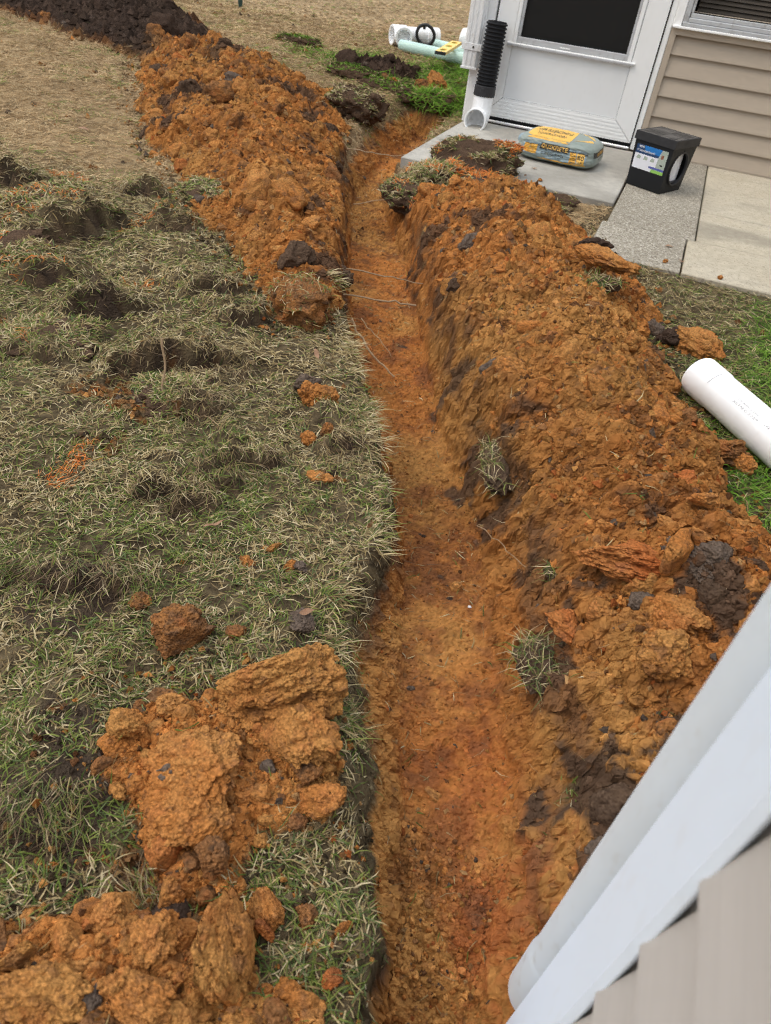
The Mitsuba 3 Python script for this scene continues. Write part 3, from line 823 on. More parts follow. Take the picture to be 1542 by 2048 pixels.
# bag of concrete: a full sack, squared off by its folded ends
bag = thing('concrete_bag', 'full grey and yellow bag of concrete mix lying on the concrete pad', 'concrete bag')
BC, BA = np.array([-.628, 4.555, .052]), math.radians(-4)
HX, HY, HZ = .232, .155, .069


def bagmap(q, off=0.0):
    """points of the cube's surface (unit cube) to the sack"""
    q = np.asarray(q, float)
    inf = np.abs(q).max(1, keepdims=True)
    n = 5.0
    ln = (np.abs(q) ** n).sum(1, keepdims=True) ** (1 / n)
    s = q * inf / ln
    x, y, zz = s.T
    pin = 1 - .16 * np.abs(x) ** 6 - .06 * np.abs(y) ** 4
    w = np.stack([x * 5, y * 4, zz * 4], 1)
    bulge = 1 + .10 * (nz(w, .8, 3) - .5) + .05 * (nz(w, 2.2, 4, 2) - .5) + .05 * (nz(w * [1, 1, .35], 5, 5, 2) - .5)
    P_ = np.stack([x * HX * (1 - .05 * zz), y * HY * bulge * (1 + .06 * (1 - x * x)), HZ * (1 + zz * pin * bulge * .98)], 1)
    P_[:, 2] = np.where(P_[:, 2] < .012, P_[:, 2] * .3 + .008, P_[:, 2])
    d = s / (np.linalg.norm(s, axis=1, keepdims=True) + 1e-9)
    P_ = P_ + d * off
    c, s_ = math.cos(BA), math.sin(BA)
    return np.stack([BC[0] + P_[:, 0] * c - P_[:, 1] * s_, BC[1] + P_[:, 0] * s_ + P_[:, 1] * c, BC[2] + P_[:, 2]], 1)


cube = trimesh.creation.box(extents=(2, 2, 2))
for _ in range(5):
    cube = cube.subdivide()
cube.merge_vertices()
obj('sack', trimesh.Trimesh(bagmap(cube.vertices), cube.faces, process=False), 'bag_body', bag, smooth=True)


def on_bag(name, mesh2d, face, mat, off=.0012, sub=.09, smooth=False):
    """a flat mesh (x right, y up, in units of the face) pressed onto a face of the sack"""
    m = mesh2d
    v, f = trimesh.remesh.subdivide_to_size(m.vertices, m.faces, sub, max_iter=12)
    a, b, c = v[:, 0], v[:, 1], v[:, 2]
    if face == 'front':
        q = np.stack([a, -np.ones(len(a)), b], 1)
    elif face == 'top':      # read from the door: turned half round
        q = np.stack([-a, -b, np.ones(len(a))], 1)
    else:
        q = np.stack([np.ones(len(a)), a, b], 1)
    w = np.maximum(1, 0)
    return obj(name, trimesh.Trimesh(bagmap(q, off), f, process=False), mat, bag, smooth=smooth)


def flat(poly):
    v, f = trimesh.creation.triangulate_polygon(poly, engine='earcut')
    return trimesh.Trimesh(np.column_stack([v, np.zeros(len(v))]), f, process=False)


def word(text, cx, cy, w, h, bold=True):
    m = meshkit.text_mesh(text, 1.0, .001, bold)
    keep = m.face_normals[:, 2] > .5
    m = trimesh.Trimesh(m.vertices, m.faces[keep], process=False)
    m.remove_unreferenced_vertices()
    v = m.vertices.copy()
    lo, hi = v.min(0), v.max(0)
    v[:, 0] = cx + ((v[:, 0] - lo[0]) / (hi[0] - lo[0]) - .5) * w
    v[:, 1] = cy + ((v[:, 1] - lo[1]) / (hi[1] - lo[1]) - .5) * h
    v[:, 2] = 0
    return trimesh.Trimesh(v, m.faces, process=False)


on_bag('front_panel', flat(sbox(-.86, -.62, .86, .50)), 'front', 'bag_blue', .0008)
on_bag('front_stripe', flat(sbox(-.80, .22, .92, .34)), 'front', 'bag_dark', .0013)
on_bag('brand_plate', flat(Polygon([(-.36, .06), (.36, .06), (.38, .56), (-.34, .56)])), 'front', 'print_dark', .0018)
on_bag('brand_word', word('QUIKRETE', .01, .32, .66, .36), 'front', 'bag_yellow', .0026, .04)
on_bag('product_word', word('CONCRETE MIX', -.02, -.20, .56, .20), 'front', 'print_dark', .0018, .04)
on_bag('strength_word', word('HIGH STRENGTH', -.02, .0, .40, .07, False), 'front', 'print_dark', .0018, .04)
on_bag('small_print', word('mix with water', -.02, -.40, .40, .07, False), 'front', 'print_dark', .0018, .04)
on_bag('left_panel', flat(sbox(-.80, -.42, -.42, .30)), 'front', 'bag_orange', .0018)
for k in range(4):
    on_bag('left_panel_line', flat(sbox(-.78, -.33 + .16 * k, -.44, -.31 + .16 * k)), 'front', 'bag_dark', .0024)
on_bag('weight_panel', flat(sbox(.40, -.60, .56, .24)), 'front', 'bag_orange', .0018)
on_bag('weight_panel', flat(sbox(.58, -.62, .80, .26)), 'front', 'bag_yellow', .0018)
on_bag('weight_number', word('50', .69, -.05, .17, .34), 'front', 'print_dark', .0026, .04)
on_bag('weight_unit', word('LB', .69, -.40, .10, .14), 'front', 'print_dark', .0026, .04)
for k in range(4):
    on_bag('weight_line', flat(sbox(.42, -.50 + .16 * k, .54, -.46 + .16 * k)), 'front', 'bag_dark', .0024)
on_bag('end_band', flat(sbox(-.80, .0, .80, .48)), 'end', 'bag_dark', .0012)
on_bag('end_word', word('QUIKRETE', .0, .24, 1.0, .30), 'end', 'bag_orange', .002, .05)
on_bag('end_small_print', word('CONCRETE MIX', .0, -.22, .8, .13, False), 'end', 'print_dark', .0012, .05)
on_bag('top_panel', flat(Polygon([(-.36, .97), (-.30, -.85), (.70, -.90), (.90, -.40), (.90, .80), (.78, .97)])), 'top', 'bag_yellow', .0010)
on_bag('top_word', word('CONCRETE MIX', .24, -.05, .96, .38), 'top', 'bag_dark', .0018, .05)
on_bag('top_strength_word', word('HIGH STRENGTH', .22, .52, .74, .26), 'top', 'bag_dark', .0018, .05)
on_bag('top_band', flat(Polygon([(-.42, .74), (-.34, .94), (-.84, .1), (-.95, .3)])), 'top', 'bag_yellow', .0010)
on_bag('top_band', flat(Polygon([(-.44, -.80), (-.38, -.72), (-.86, -.1), (-.93, -.2)])), 'top', 'bag_yellow', .0010)
on_bag('top_panel_edge', flat(Polygon([(-.86, .80), (.30, .80), (.36, 1.0), (-.80, 1.0)])), 'front', 'bag_yellow', .0012)
on_bag('bottom_band', flat(Polygon([(-.4, -.72), (.9, -.78), (.8, -.66), (-.2, -.64)])), 'front', 'bag_orange', .0010)
obj('tuck', align(trimesh.creation.icosphere(2, .03), bagmap(np.array([[-1.0, -.3, .2]]))[0] + [.012, 0, 0], (1, 0, 0)), 'bag_blue', bag, smooth=True)

# black catch basin with slotted grate, a printed label and round pipe openings
cb = thing('catch_basin', 'black plastic catch basin with a slotted grate standing on the aggregate slab', 'catch basin')
CB = T().translate([-.066, 4.405, .051]).rotate([0, 0, 1], -27)
hs_t, hs_b, hz = .116, .104, .222


def cbm(m):
    M = np.array(CB.matrix, float)
    m = m.copy()
    m.apply_transform(M)
    return m


import manifold3d as m3


def frust(a, b, z0, z1):
    return m3.Manifold.hull_points(np.array([[sx * (a if zz == z0 else b), sy * (a if zz == z0 else b), zz] for sx in (-1, 1) for sy in (-1, 1) for zz in (z0, z1)], float))


body = frust(hs_b, hs_t, 0, hz) - frust(hs_b - .004, hs_t - .004, .004, hz + .01)
holec = m3.Manifold.cylinder(.3, .078, .078, 48, True).rotate([0, 90, 0]).translate([.13, 0, .118])
body = body - holec
mm = body.to_mesh()
obj('box', cbm(trimesh.Trimesh(mm.vert_properties[:, :3], mm.tri_verts, process=False)), 'black_plastic', cb)
wb = m3.Manifold.cylinder(.012, .084, .084, 48, True) - m3.Manifold.cylinder(.03, .077, .077, 48, True)
wb = wb.rotate([0, 90, 0]).translate([.1105, 0, .118])
mm = wb.to_mesh()
obj('opening_rim', cbm(trimesh.Trimesh(mm.vert_properties[:, :3], mm.tri_verts, process=False)), 'black_satin', cb, smooth=40)
obj('inner_sheet', cbm(tube([(.04 + .035 * math.cos(t), .058 + .0 * t, .03) for t in (0,)] + [(.075, .06, .20)], .001, 4) if False else trimesh.Trimesh([[.088 - .5 * (q - .03) ** 2 * 8, q, zz] for q in np.linspace(-.035, .088, 9) for zz in (.048, .205)], [[2 * i, 2 * i + 2, 2 * i + 3] for i in range(8)] + [[2 * i, 2 * i + 3, 2 * i + 1] for i in range(8)], process=False)), 'lab_white', cb)
obj('inner_shelf', cbm(bx(.02, .1035, -.080, .080, .042, .050)), 'black_satin', cb)
rimp = m3.Manifold.hull_points(np.array([[sx * .123, sy * .123, zz] for sx in (-1, 1) for sy in (-1, 1) for zz in (.2225, .262)])) - m3.Manifold.cube([.226, .226, .1], True).translate([0, 0, .255])
mm = rimp.to_mesh()
obj('rim', cbm(trimesh.Trimesh(mm.vert_properties[:, :3], mm.tri_verts, process=False)), 'black_satin', cb)
g = m3.Manifold.cube([.224, .224, .026], True).translate([0, 0, -.008])
for k in range(6):
    for sx, sy in ((-1, -1), (1, 1)):
        g = g - m3.Manifold.cube([.0082, .086, .05], True).translate([sx * .054 - .040 + .0162 * k, sy * .054, 0])
for k in range(3):
    for sx, sy in ((-1, 1), (1, -1)):
        g = g - m3.Manifold.cube([.0075, .03, .05], True).translate([sx * .078 + .015 * (k - 1), sy * .090, 0])
mm = g.translate([0, 0, .2565]).to_mesh()
obj('grate', cbm(trimesh.Trimesh(mm.vert_properties[:, :3], mm.tri_verts, process=False)), 'grate_plastic', cb)
for x0, x1, y0, y1 in ((-.112, .112, -.0035, .0035), (-.0035, .0035, -.112, .112)):
    obj('grate_bar', cbm(bev(x0, x1, y0, y1, .2605 + .0003 * (x1 > .1), .2645 + .0003 * (x1 > .1), .001)), 'grate_plastic', cb)
for sx, sy in ((-1, 1), (1, -1)):
    obj('grate_plate', cbm(bev(sx * .054 - .03, sx * .054 + .03, sy * .054 - .03, sy * .054 + .03, .2612, .2632, .001)), 'grate_plastic', cb)


def label_part(name, x0, x1, z0, z1, mat, lift, mesh=None):
    """on the basin's front-left face; x and z in metres on that face"""
    if mesh is None:
        mesh = flat(sbox(x0, z0, x1, z1))
    v = mesh.vertices
    xx, zz = v[:, 0], v[:, 1]
    yy = -(hs_b + (hs_t - hs_b) * zz / hz) - .0006 - lift
    return obj(name, cbm(trimesh.Trimesh(np.stack([xx, yy, zz], 1), mesh.faces, process=False)), mat, cb)


LX0, LX1, LZ0, LZ1 = -.098, .092, .088, .203
label_part('label', LX0, LX1, LZ0, LZ1, 'lab_white', 0)
label_part('label_header', 0, 0, 0, 0, 'lab_navy', .0004, flat(Polygon([(LX0, .160), (.042, .160), (.058, LZ1), (LX0, LZ1)])))
label_part('label_wedge', 0, 0, 0, 0, 'lab_blue', .0008, flat(Polygon([(-.042, .178), (.046, .172), (.056, LZ1), (-.052, LZ1)])))
label_part('label_picture', 0, 0, 0, 0, 'lab_grey', .0004, flat(Polygon([(.040, .115), (LX1, .115), (LX1, LZ1), (.060, LZ1), (.044, .162)])))
label_part('label_picture_brick', 0, 0, 0, 0, 'lab_brown', .0008, flat(Polygon([(.056, .160), (.072, .163), (.074, .182), (.060, .180)])))
label_part('label_picture_drain', .062, .078, .128, .135, 'black_satin', .0008)
label_part('label_band', .002, LX1, .104, .1148, 'lab_violet', .0006)
label_part('label_green', .018, LX1, LZ0, .1036, 'lab_green', .0006)
label_part('label_word', 0, 0, 0, 0, 'lab_white', .0012, word('NDS', -.067, .194, .030, .011))
label_part('label_title', 0, 0, 0, 0, 'lab_white', .0012, word('9" Catch Basin Drain Kit', -.036, .176, .110, .010))
label_part('label_subtitle', 0, 0, 0, 0, 'lab_white', .0012, word('for rain water', -.058, .166, .07, .005, False)) if False else None
for k in range(3):
    label_part('label_drawing', 0, 0, 0, 0, 'print_grey' if False else 'lab_grey', .0006, flat(Polygon([(-.085 + .042 * k, .136), (-.062 + .042 * k, .134), (-.058 + .042 * k, .15), (-.078 + .042 * k, .154)])))
obj('screw_hole', cbm(align(trimesh.creation.cylinder(.005, .002), (.1158, .0, .207), (1, 0, 0))), 'dark_gap', cb)

# ------------------------------------------------------------------ pipes on the lawn
pv = thing('pvc_pipe', 'white plastic pipe with a belled end lying on the grass at the right edge', 'pipe')
pa, pb = np.array([.279, 2.18, .066]), np.array([.900, 1.374, .058])
ax = (pb - pa) / np.linalg.norm(pb - pa)
Lp = np.linalg.norm(pb - pa)
obj('tube', align(lathe([(.0575, .085), (.0575, Lp), (.0525, Lp), (.0525, .085)], 72), pa, ax), 'white_pvc', pv, smooth=40)
obj('bell', align(lathe([(.0576, .098), (.0600, .088), (.0605, .003), (.0595, 0), (.0560, .0), (.0555, .004), (.0545, .09)], 72), pa, ax), 'white_pvc', pv, smooth=40)
sidev = np.cross(ax, [0, 0, 1.0])
sidev /= np.linalg.norm(sidev)


def on_pipe(name, mesh, s0, ang, mat='print_grey', r=.0579):
    """flat mesh: x along the pipe, y round it"""
    v, f = trimesh.remesh.subdivide_to_size(mesh.vertices, mesh.faces, .006, max_iter=10)
    th = ang + v[:, 1] / r
    ra = np.cos(th)[:, None] * np.array([0, 0, 1.0]) + np.sin(th)[:, None] * sidev
    upv = np.cross(sidev, ax)
    ra = np.cos(th)[:, None] * upv * np.sign(upv[2]) + np.sin(th)[:, None] * sidev
    return obj(name, trimesh.Trimesh(pa + ax * (s0 + v[:, :1]) + ra * r, f, process=False), mat, pv)


SGN = 1 if sidev[0] < 0 else -1
for s0, txt, w, h, dy in ((.20, 'ASTM D 2729', .105, .0075, .006), (.205, 'SEWER PIPE', .09, .006, -.006), (.335, '4 IN', .05, .008, .0), (.41, 'AUG 08 4', .11, .013, .0)):
    wm = word(txt, w / 2, 0, w, h, False)
    wm.vertices[:, 1] *= -SGN
    wm.vertices[:, 1] += dy
    on_pipe('print', wm, s0, SGN * .72)
rng = np.random.default_rng(5)
for k in range(9):
    s0, a0 = rng.uniform(.15, .8), rng.uniform(-.5, .9) * SGN
    on_pipe('scuff', flat(Polygon([(0, 0), (rng.uniform(.003, .008), .001), (.004, .003), (.001, .002)])), s0, a0, 'print_dark' if k % 3 else 'print_grey')
ri = lathe([(.0608, 0), (.0608, .0012), (.0602, .0012), (.0602, 0)], 72)
on_pipe('scratch', flat(sbox(0, -.02, .0012, .03)), .092, SGN * .5, 'print_grey', .0607)

# ------------------------------------------------------------------ fittings beyond the dig
tee = thing('pipe_tee', 'white plastic pipe tee with an open mouth lying on far grass', 'pipe fitting')
ta, tb = np.array([-3.03, 8.10, .10]), np.array([-2.66, 8.42, .10])
td = (tb - ta) / np.linalg.norm(tb - ta)
obj('run', align(lathe([(.078, .02), (.078, .36), (.070, .36), (.070, .02)]), ta, td), 'white_pvc', tee, smooth=40)
obj('hub', align(lathe([(.088, -.05), (.088, .10), (.074, .10), (.074, -.05)]), ta, td), 'white_pvc', tee, smooth=40)
obj('hub', align(lathe([(.088, .33), (.088, .46), (.074, .46), (.074, .33)]), ta, td), 'white_pvc', tee, smooth=40)
bd = np.array([.42, -.9, .02])
obj('branch', align(lathe([(.074, .02), (.074, .12), (.086, .125), (.086, .19), (.066, .19), (.066, .02)]), ta + td * .07, bd), 'white_pvc', tee, smooth=40)


def gpipe(a, b, r, lab):
    t = thing('sewer_pipe', lab, 'pipe', 'pale green pipes on the far grass')
    a, b = np.array(a), np.array(b)
    L = np.linalg.norm(b - a)
    d = (b - a) / L
    obj('tube', align(lathe([(r, 0), (r, L), (r * .9, L), (r * .9, 0)]), a, d), 'green_pvc', t, smooth=40)
    obj('bell', align(lathe([(r * 1.13, L - .16), (r * 1.13, L), (r * 1.01, L), (r * 1.01, L - .16)]), a, d), 'green_pvc', t, smooth=40)


gpipe((-2.88, 7.86, .05), (-2.05, 7.66, .05), .050, 'nearer of two pale green pipes on the far grass')
gpipe((-2.66, 8.30, .05), (-1.95, 8.02, .05), .050, 'farther of two pale green pipes on the far grass')
lev = thing('spirit_level', 'short yellow spirit level laid across the pale green pipes', 'spirit level')
la, lb = np.array([-2.285, 7.30, .115]), np.array([-2.345, 7.99, .135])
ld = (lb - la) / np.linalg.norm(lb - la)
LL = np.linalg.norm(lb - la)
fr = m3.Manifold.cube([.10, .026, LL], True).translate([0, 0, LL / 2])
for f_ in (.16, .5, .84):
    fr = fr - m3.Manifold.cylinder(.1, .030, .030, 24, True).rotate([90, 0, 0]).scale([1, 1, 2.0]).translate([0, 0, LL * f_])
lw = np.cross(ld, [0, 0, 1.0])
lw /= np.linalg.norm(lw)
LM = np.eye(4)
LM[:3, 0], LM[:3, 1], LM[:3, 2], LM[:3, 3] = lw, np.cross(ld, lw), ld, la


def lvl(m):
    m = m.copy()
    m.apply_transform(LM)
    return m


mm = fr.to_mesh()
obj('frame', lvl(trimesh.Trimesh(mm.vert_properties[:, :3], mm.tri_verts, process=False)), 'yellow_level', lev)
obj('edge_cap', lvl(bx(-.051, .051, -.0135, .0135, -.006, -.0005)), 'black_satin', lev)
for f_ in (.16, .5, .84):
    obj('vial', align(trimesh.creation.cylinder(.008, .05), la + ld * LL * f_, lw), 'lab_green', lev)
rg = thing('pipe_gasket', 'black ring standing upright against the white pipe tee', 'pipe ring')
a = np.linspace(0, 2 * np.pi, 41)
rc = np.array([-2.735, 8.16, .135])
obj('ring', tube(np.stack([rc[0] + .088 * np.cos(a), rc[1] - .03 * np.sin(a) + .02 * np.cos(a), rc[2] + .088 * np.sin(a)], 1), .016, 10), 'black_satin', rg, smooth=40)
obj('lug', bev(rc[0] - .03, rc[0] - .005, rc[1] - .02, rc[1] + .005, rc[2] + .045, rc[2] + .08, .003), 'black_satin', rg)
stub = thing('white_pipe_end', 'white rounded pipe end on the grass just behind the old downspout', 'pipe fitting')
obj('socket', align(lathe([(.10, 0), (.10, .2), (.09, .25), (.001, .27), (.001, .2), (.085, 0)]), (-2.20, 8.50, .11), (-1, .1, .05)), 'white_pvc', stub, smooth=40)
stk = thing('garden_stake', 'dark green stake stuck in the dry lawn at the top edge', 'stake')
obj('post', tube([(-5.33, 8.9, -.02), (-5.325, 8.9, .06), (-5.31, 8.91, .3), (-5.29, 8.92, .75)], [.016, .028, .034, .034], 12), 'stake_green', stk, smooth=40)

# ------------------------------------------------------------------ clods
def clod_mesh(seed, sub=3, cuts=4, rough=.16, crumb=.05, flat_n=1, elong=(1, 1, 1)):
    rng = np.random.default_rng(seed)
    m = trimesh.creation.icosphere(subdivisions=sub, radius=1.0)
    v = m.vertices.copy()
    v = v * (1 + .55 * (nz(v + seed * 3.1, 1.3, seed) - .5))[:, None]
    smooth_mask = np.zeros(len(v))
    for k in range(cuts):
        n = rng.normal(size=3)
        n[2] = n[2] * .8 + (.35 if k < flat_n else 0)
        n /= np.linalg.norm(n)
        d = rng.uniform(.45, .75)
        over = v @ n - d
        hit = over > 0
        v[hit] -= np.outer(over[hit], n) * (.98 if k < flat_n else .85)
        if k < flat_n:
            smooth_mask[hit] = 1
    nrm = trimesh.Trimesh(v, m.faces, process=False).vertex_normals
    f = 1 - .85 * smooth_mask
    d = rough * (nz(v + seed, 2.3, seed + 7) - .5) * (.4 + .6 * f) + rough * .9 * (np.abs(nz(v, 4.5, seed + 8, 2) - .5) - .15) * -1.0 * f
    if sub >= 3:
        dd, rr = worley(v, .34, seed + 3)
        d += crumb * (np.sqrt(np.clip(1 - (dd / .7) ** 2, 0, None)) - .5) * f
        if sub >= 4:
            dd, rr = worley(v, .13, seed + 4)
            d += crumb * .55 * (np.sqrt(np.clip(1 - (dd / .7) ** 2, 0, None)) - .5) * f
            d += crumb * .8 * (nz(v * [1, 1, 2.5], 9, seed + 5) - .5) * f
            if sub >= 5:
                dd, rr = worley(v, .06, seed + 14)
                d += crumb * .34 * (np.sqrt(np.clip(1 - (dd / .7) ** 2, 0, None)) - .5) * (.25 + .75 * f)
            d += smooth_mask * .012 * np.sin(v @ rng.normal(size=3) * 40 + 4 * nz(v, 3, 1))
    v = v + nrm * d[:, None]
    v = v * np.asarray(elong)
    return trimesh.Trimesh(v, m.faces, process=False)


def xf(pos, size, yaw=0, tilt=0, tax=(1, 0, 0)):
    return T().translate([float(q) for q in pos]).rotate(list(map(float, tax)), float(tilt)).rotate([0, 0, 1], float(yaw)).scale([float(q) for q in size])


SMALL = [mikit.ply(clod_mesh(200 + k, 2, 5, .45), None, smooth=True) for k in range(10)]
MEDIUM = [mikit.ply(clod_mesh(300 + k, 3, 6, .45, .12), None, smooth=True) for k in range(8)]
MATS = ['clay_ochre', 'clay_orange', 'clay_orange', 'clay_brown', 'clay_red', 'soil_grey', 'soil_dark']


def put(key, src, mat, to_world):
    scene[key] = {**src, 'bsdf': {'type': 'ref', 'id': mat}, 'to_world': to_world}


def scatter_clods(hkey, zone_id, n, smin, smax, seed, weights, power=1.6, filt=None):
    rng = np.random.default_rng(seed)
    cand = np.where(zone == zone_id)[0]
    w = np.ones(len(cand))
    w *= np.gradient(XG)[np.searchsorted(XG, xy[cand, 0]).clip(0, len(XG) - 1)] * np.gradient(YG)[np.searchsorted(YG, xy[cand, 1]).clip(0, len(YG) - 1)]
    pick = rng.choice(cand, n * 3, replace=False, p=w / w.sum())
    used, k = [], 0
    for i in pick:
        s = smin + (smax - smin) * rng.random() ** power
        if any((xy[i, 0] - a) ** 2 + (xy[i, 1] - b) ** 2 < (.7 * (s + c)) ** 2 for a, b, c in used):
            continue
        used.append((xy[i, 0], xy[i, 1], s))
        src = MEDIUM[rng.integers(8)] if s > .028 else SMALL[rng.integers(10)]
        sz = s * rng.uniform(.75, 1.15, 3) * [1, 1, .85]
        wts = np.array(weights, float)
        if darkamt[i] > .4:
            wts = np.array([0, 0, 0, 2, 0, 1, 6.0])
        mat = MATS[rng.choice(7, p=wts / wts.sum())]
        if mat == 'soil_dark' and zone_id in (2, 3):
            mat = 'soil_brown'
        key = f'{hkey}__clod' + (f'_{k:03d}' if k else '')
        put(key, src, mat, xf((xy[i, 0], xy[i, 1], z[i] - s * .12), sz, rng.uniform(0, 360), rng.uniform(-50, 50), (rng.normal(), rng.normal(), .01)))
        k += 1
        if k >= n:
            break


scatter_clods(HKEY[2], 2, 285, .008, .052, 11, [3, 5, 3, 2, .8, .4, .15], 2.8)
scatter_clods(HKEY[3], 3, 290, .018, .078, 12, [4, 4, 3, 4, .3, .3, .2], 3.0)
scatter_clods(HKEY[4], 4, 110, .02, .13, 13, [0, 0, 0, .3, 0, 1, 5], 2)
scatter_clods(HKEY[5], 5, 90, .006, .030, 14, [3, 4, 3, 2, .6, .5, .2])
scatter_clods(HKEY[6], 6, 220, .006, .036, 15, [4, 4, 3, 1.5, 1, .5, .2])
scatter_clods(HKEY[7], 7, 14, .02, .08, 16, [0, 0, 0, 1, 0, 1, 4])
scatter_clods('trench', 1, 70, .006, .020, 17, [2, 4, 3, 3, 2, 2, 1], 2.5)

# loose crumbs: too small to pick apart
ICO = [trimesh.Trimesh([[1, 0, 0], [0, 1, 0], [-1, 0, 0], [0, -1, 0], [0, 0, 1], [0, 0, -1]], [[0, 1, 4], [1, 2, 4], [2, 3, 4], [3, 0, 4], [1, 0, 5], [2, 1, 5], [3, 2, 5], [0, 3, 5]], process=False),
       trimesh.creation.icosphere(subdivisions=0)]


def crumbs(key, pos, size, colr, seed, level=0):
    rng = np.random.default_rng(seed)
    base = ICO[level]
    n, nv = len(pos), len(base.vertices)
    v = base.vertices[None] * rng.uniform(.7, 1.3, (n, nv, 1)) * rng.uniform(.8, 1.2, (n, 1, 3)) + rng.normal(0, .13, (n, nv, 3))
    a = rng.uniform(0, 2 * np.pi, n)
    c, s = np.cos(a)[:, None], np.sin(a)[:, None]
    v = np.stack([v[..., 0] * c - v[..., 1] * s, v[..., 0] * s + v[..., 1] * c, v[..., 2]], -1)
    v = v * size[:, None, None] + pos[:, None, :]
    f = base.faces[None] + (np.arange(n) * nv)[:, None, None]
    cc = np.repeat(colr[:, None, :], nv, 1) * rng.uniform(.8, 1.2, (n, nv, 1))
    scene[key] = mikit.ply((v.reshape(-1, 3), f.reshape(-1, 3)), 'earth', smooth=False, color=np.clip(cc.reshape(-1, 3), .004, .9))
    tag(key, kind='stuff')


def crumb_zone(key, zone_id, n, smin, smax, seed, level=0, power=2.5, sink=.1, sel=None):
    rng = np.random.default_rng(seed)
    cand = np.where(zone == zone_id)[0]
    if sel is not None:
        cand = cand[sel(cand)]
    # density falls off with distance from the near end, where single crumbs can no longer be told apart
    w = np.gradient(XG)[np.searchsorted(XG, xy[cand, 0]).clip(0, len(XG) - 1)] * np.gradient(YG)[np.searchsorted(YG, xy[cand, 1]).clip(0, len(YG) - 1)]
    w = w / (.5 + xy[cand, 1])
    i = rng.choice(cand, n, replace=True, p=w / w.sum())
    s = (smin + (smax - smin) * rng.random(n) ** power) * (.75 + .28 * xy[i, 1])
    pos = np.stack([xy[i, 0], xy[i, 1], z[i] - s * sink], -1)
    pos[:, :2] += rng.normal(size=(n, 2)) * .003
    pal = np.array([OCHRE, ORANGE, (.30, .145, .06), (.40, .23, .10), BROWN, RED, (.12, .09, .07)])
    pick = pal[rng.choice(7, n, p=[.2, .3, .2, .08, .12, .06, .04])]
    cc = np.where((rng.random(n) < .6)[:, None], col[i] * rng.uniform(.75, 1.4, (n, 1)), pick * rng.uniform(.5, 1.1, (n, 1)))
    cc = np.where((darkamt[i] > .5)[:, None], col[i] * rng.uniform(.6, 1.6, (n, 1)), cc)
    crumbs(key, pos, s, cc, seed + 1, level)


crumb_zone(HKEY[2] + '__loose_crumbs', 2, 36000, .0026, .0115, 21, sink=.05, power=2.8)
crumb_zone(HKEY[3] + '__loose_crumbs', 3, 14000, .0035, .012, 22, sink=.05)
crumb_zone(HKEY[4] + '__loose_crumbs', 4, 4500, .005, .02, 23)
crumb_zone(HKEY[5] + '__loose_crumbs', 5, 6000, .0018, .0075, 24)
crumb_zone(HKEY[6] + '__loose_crumbs', 6, 7000, .0018, .0085, 25)
crumb_zone(HKEY[7] + '__loose_crumbs', 7, 400, .005, .018, 26)
crumb_zone('trench__loose_crumbs', 1, 11000, .0014, .0065, 27, 0, 3.0, .25)
crumb_zone('trench__loose_crumbs_001', 1, 4200, .002, .0085, 29, 1, 2.5, .1, sel=lambda c: xy[c, 1] < .62)
# crumbs strewn on the grass round the mounds
nearheap = np.maximum.reduce([dk[k] for k in ('right', 'left', 'pile', 'low')])
crumb_zone('strewn_crumbs_001', 0, 1500, .002, .010, 38, 0, 2.2, -.3, sel=lambda c: barespot[c] > .45)
tag('strewn_crumbs_001', 'orange clay crumbs in torn patches of the left lawn', kind='stuff')
crumb_zone('strewn_crumbs', 0, 4200, .002, .009, 28, 0, 2.2, -.6, sel=lambda c: nearheap[c] > -.10)
tag('strewn_crumbs', 'loose orange clay crumbs strewn over the grass beside the mounds', kind='stuff')

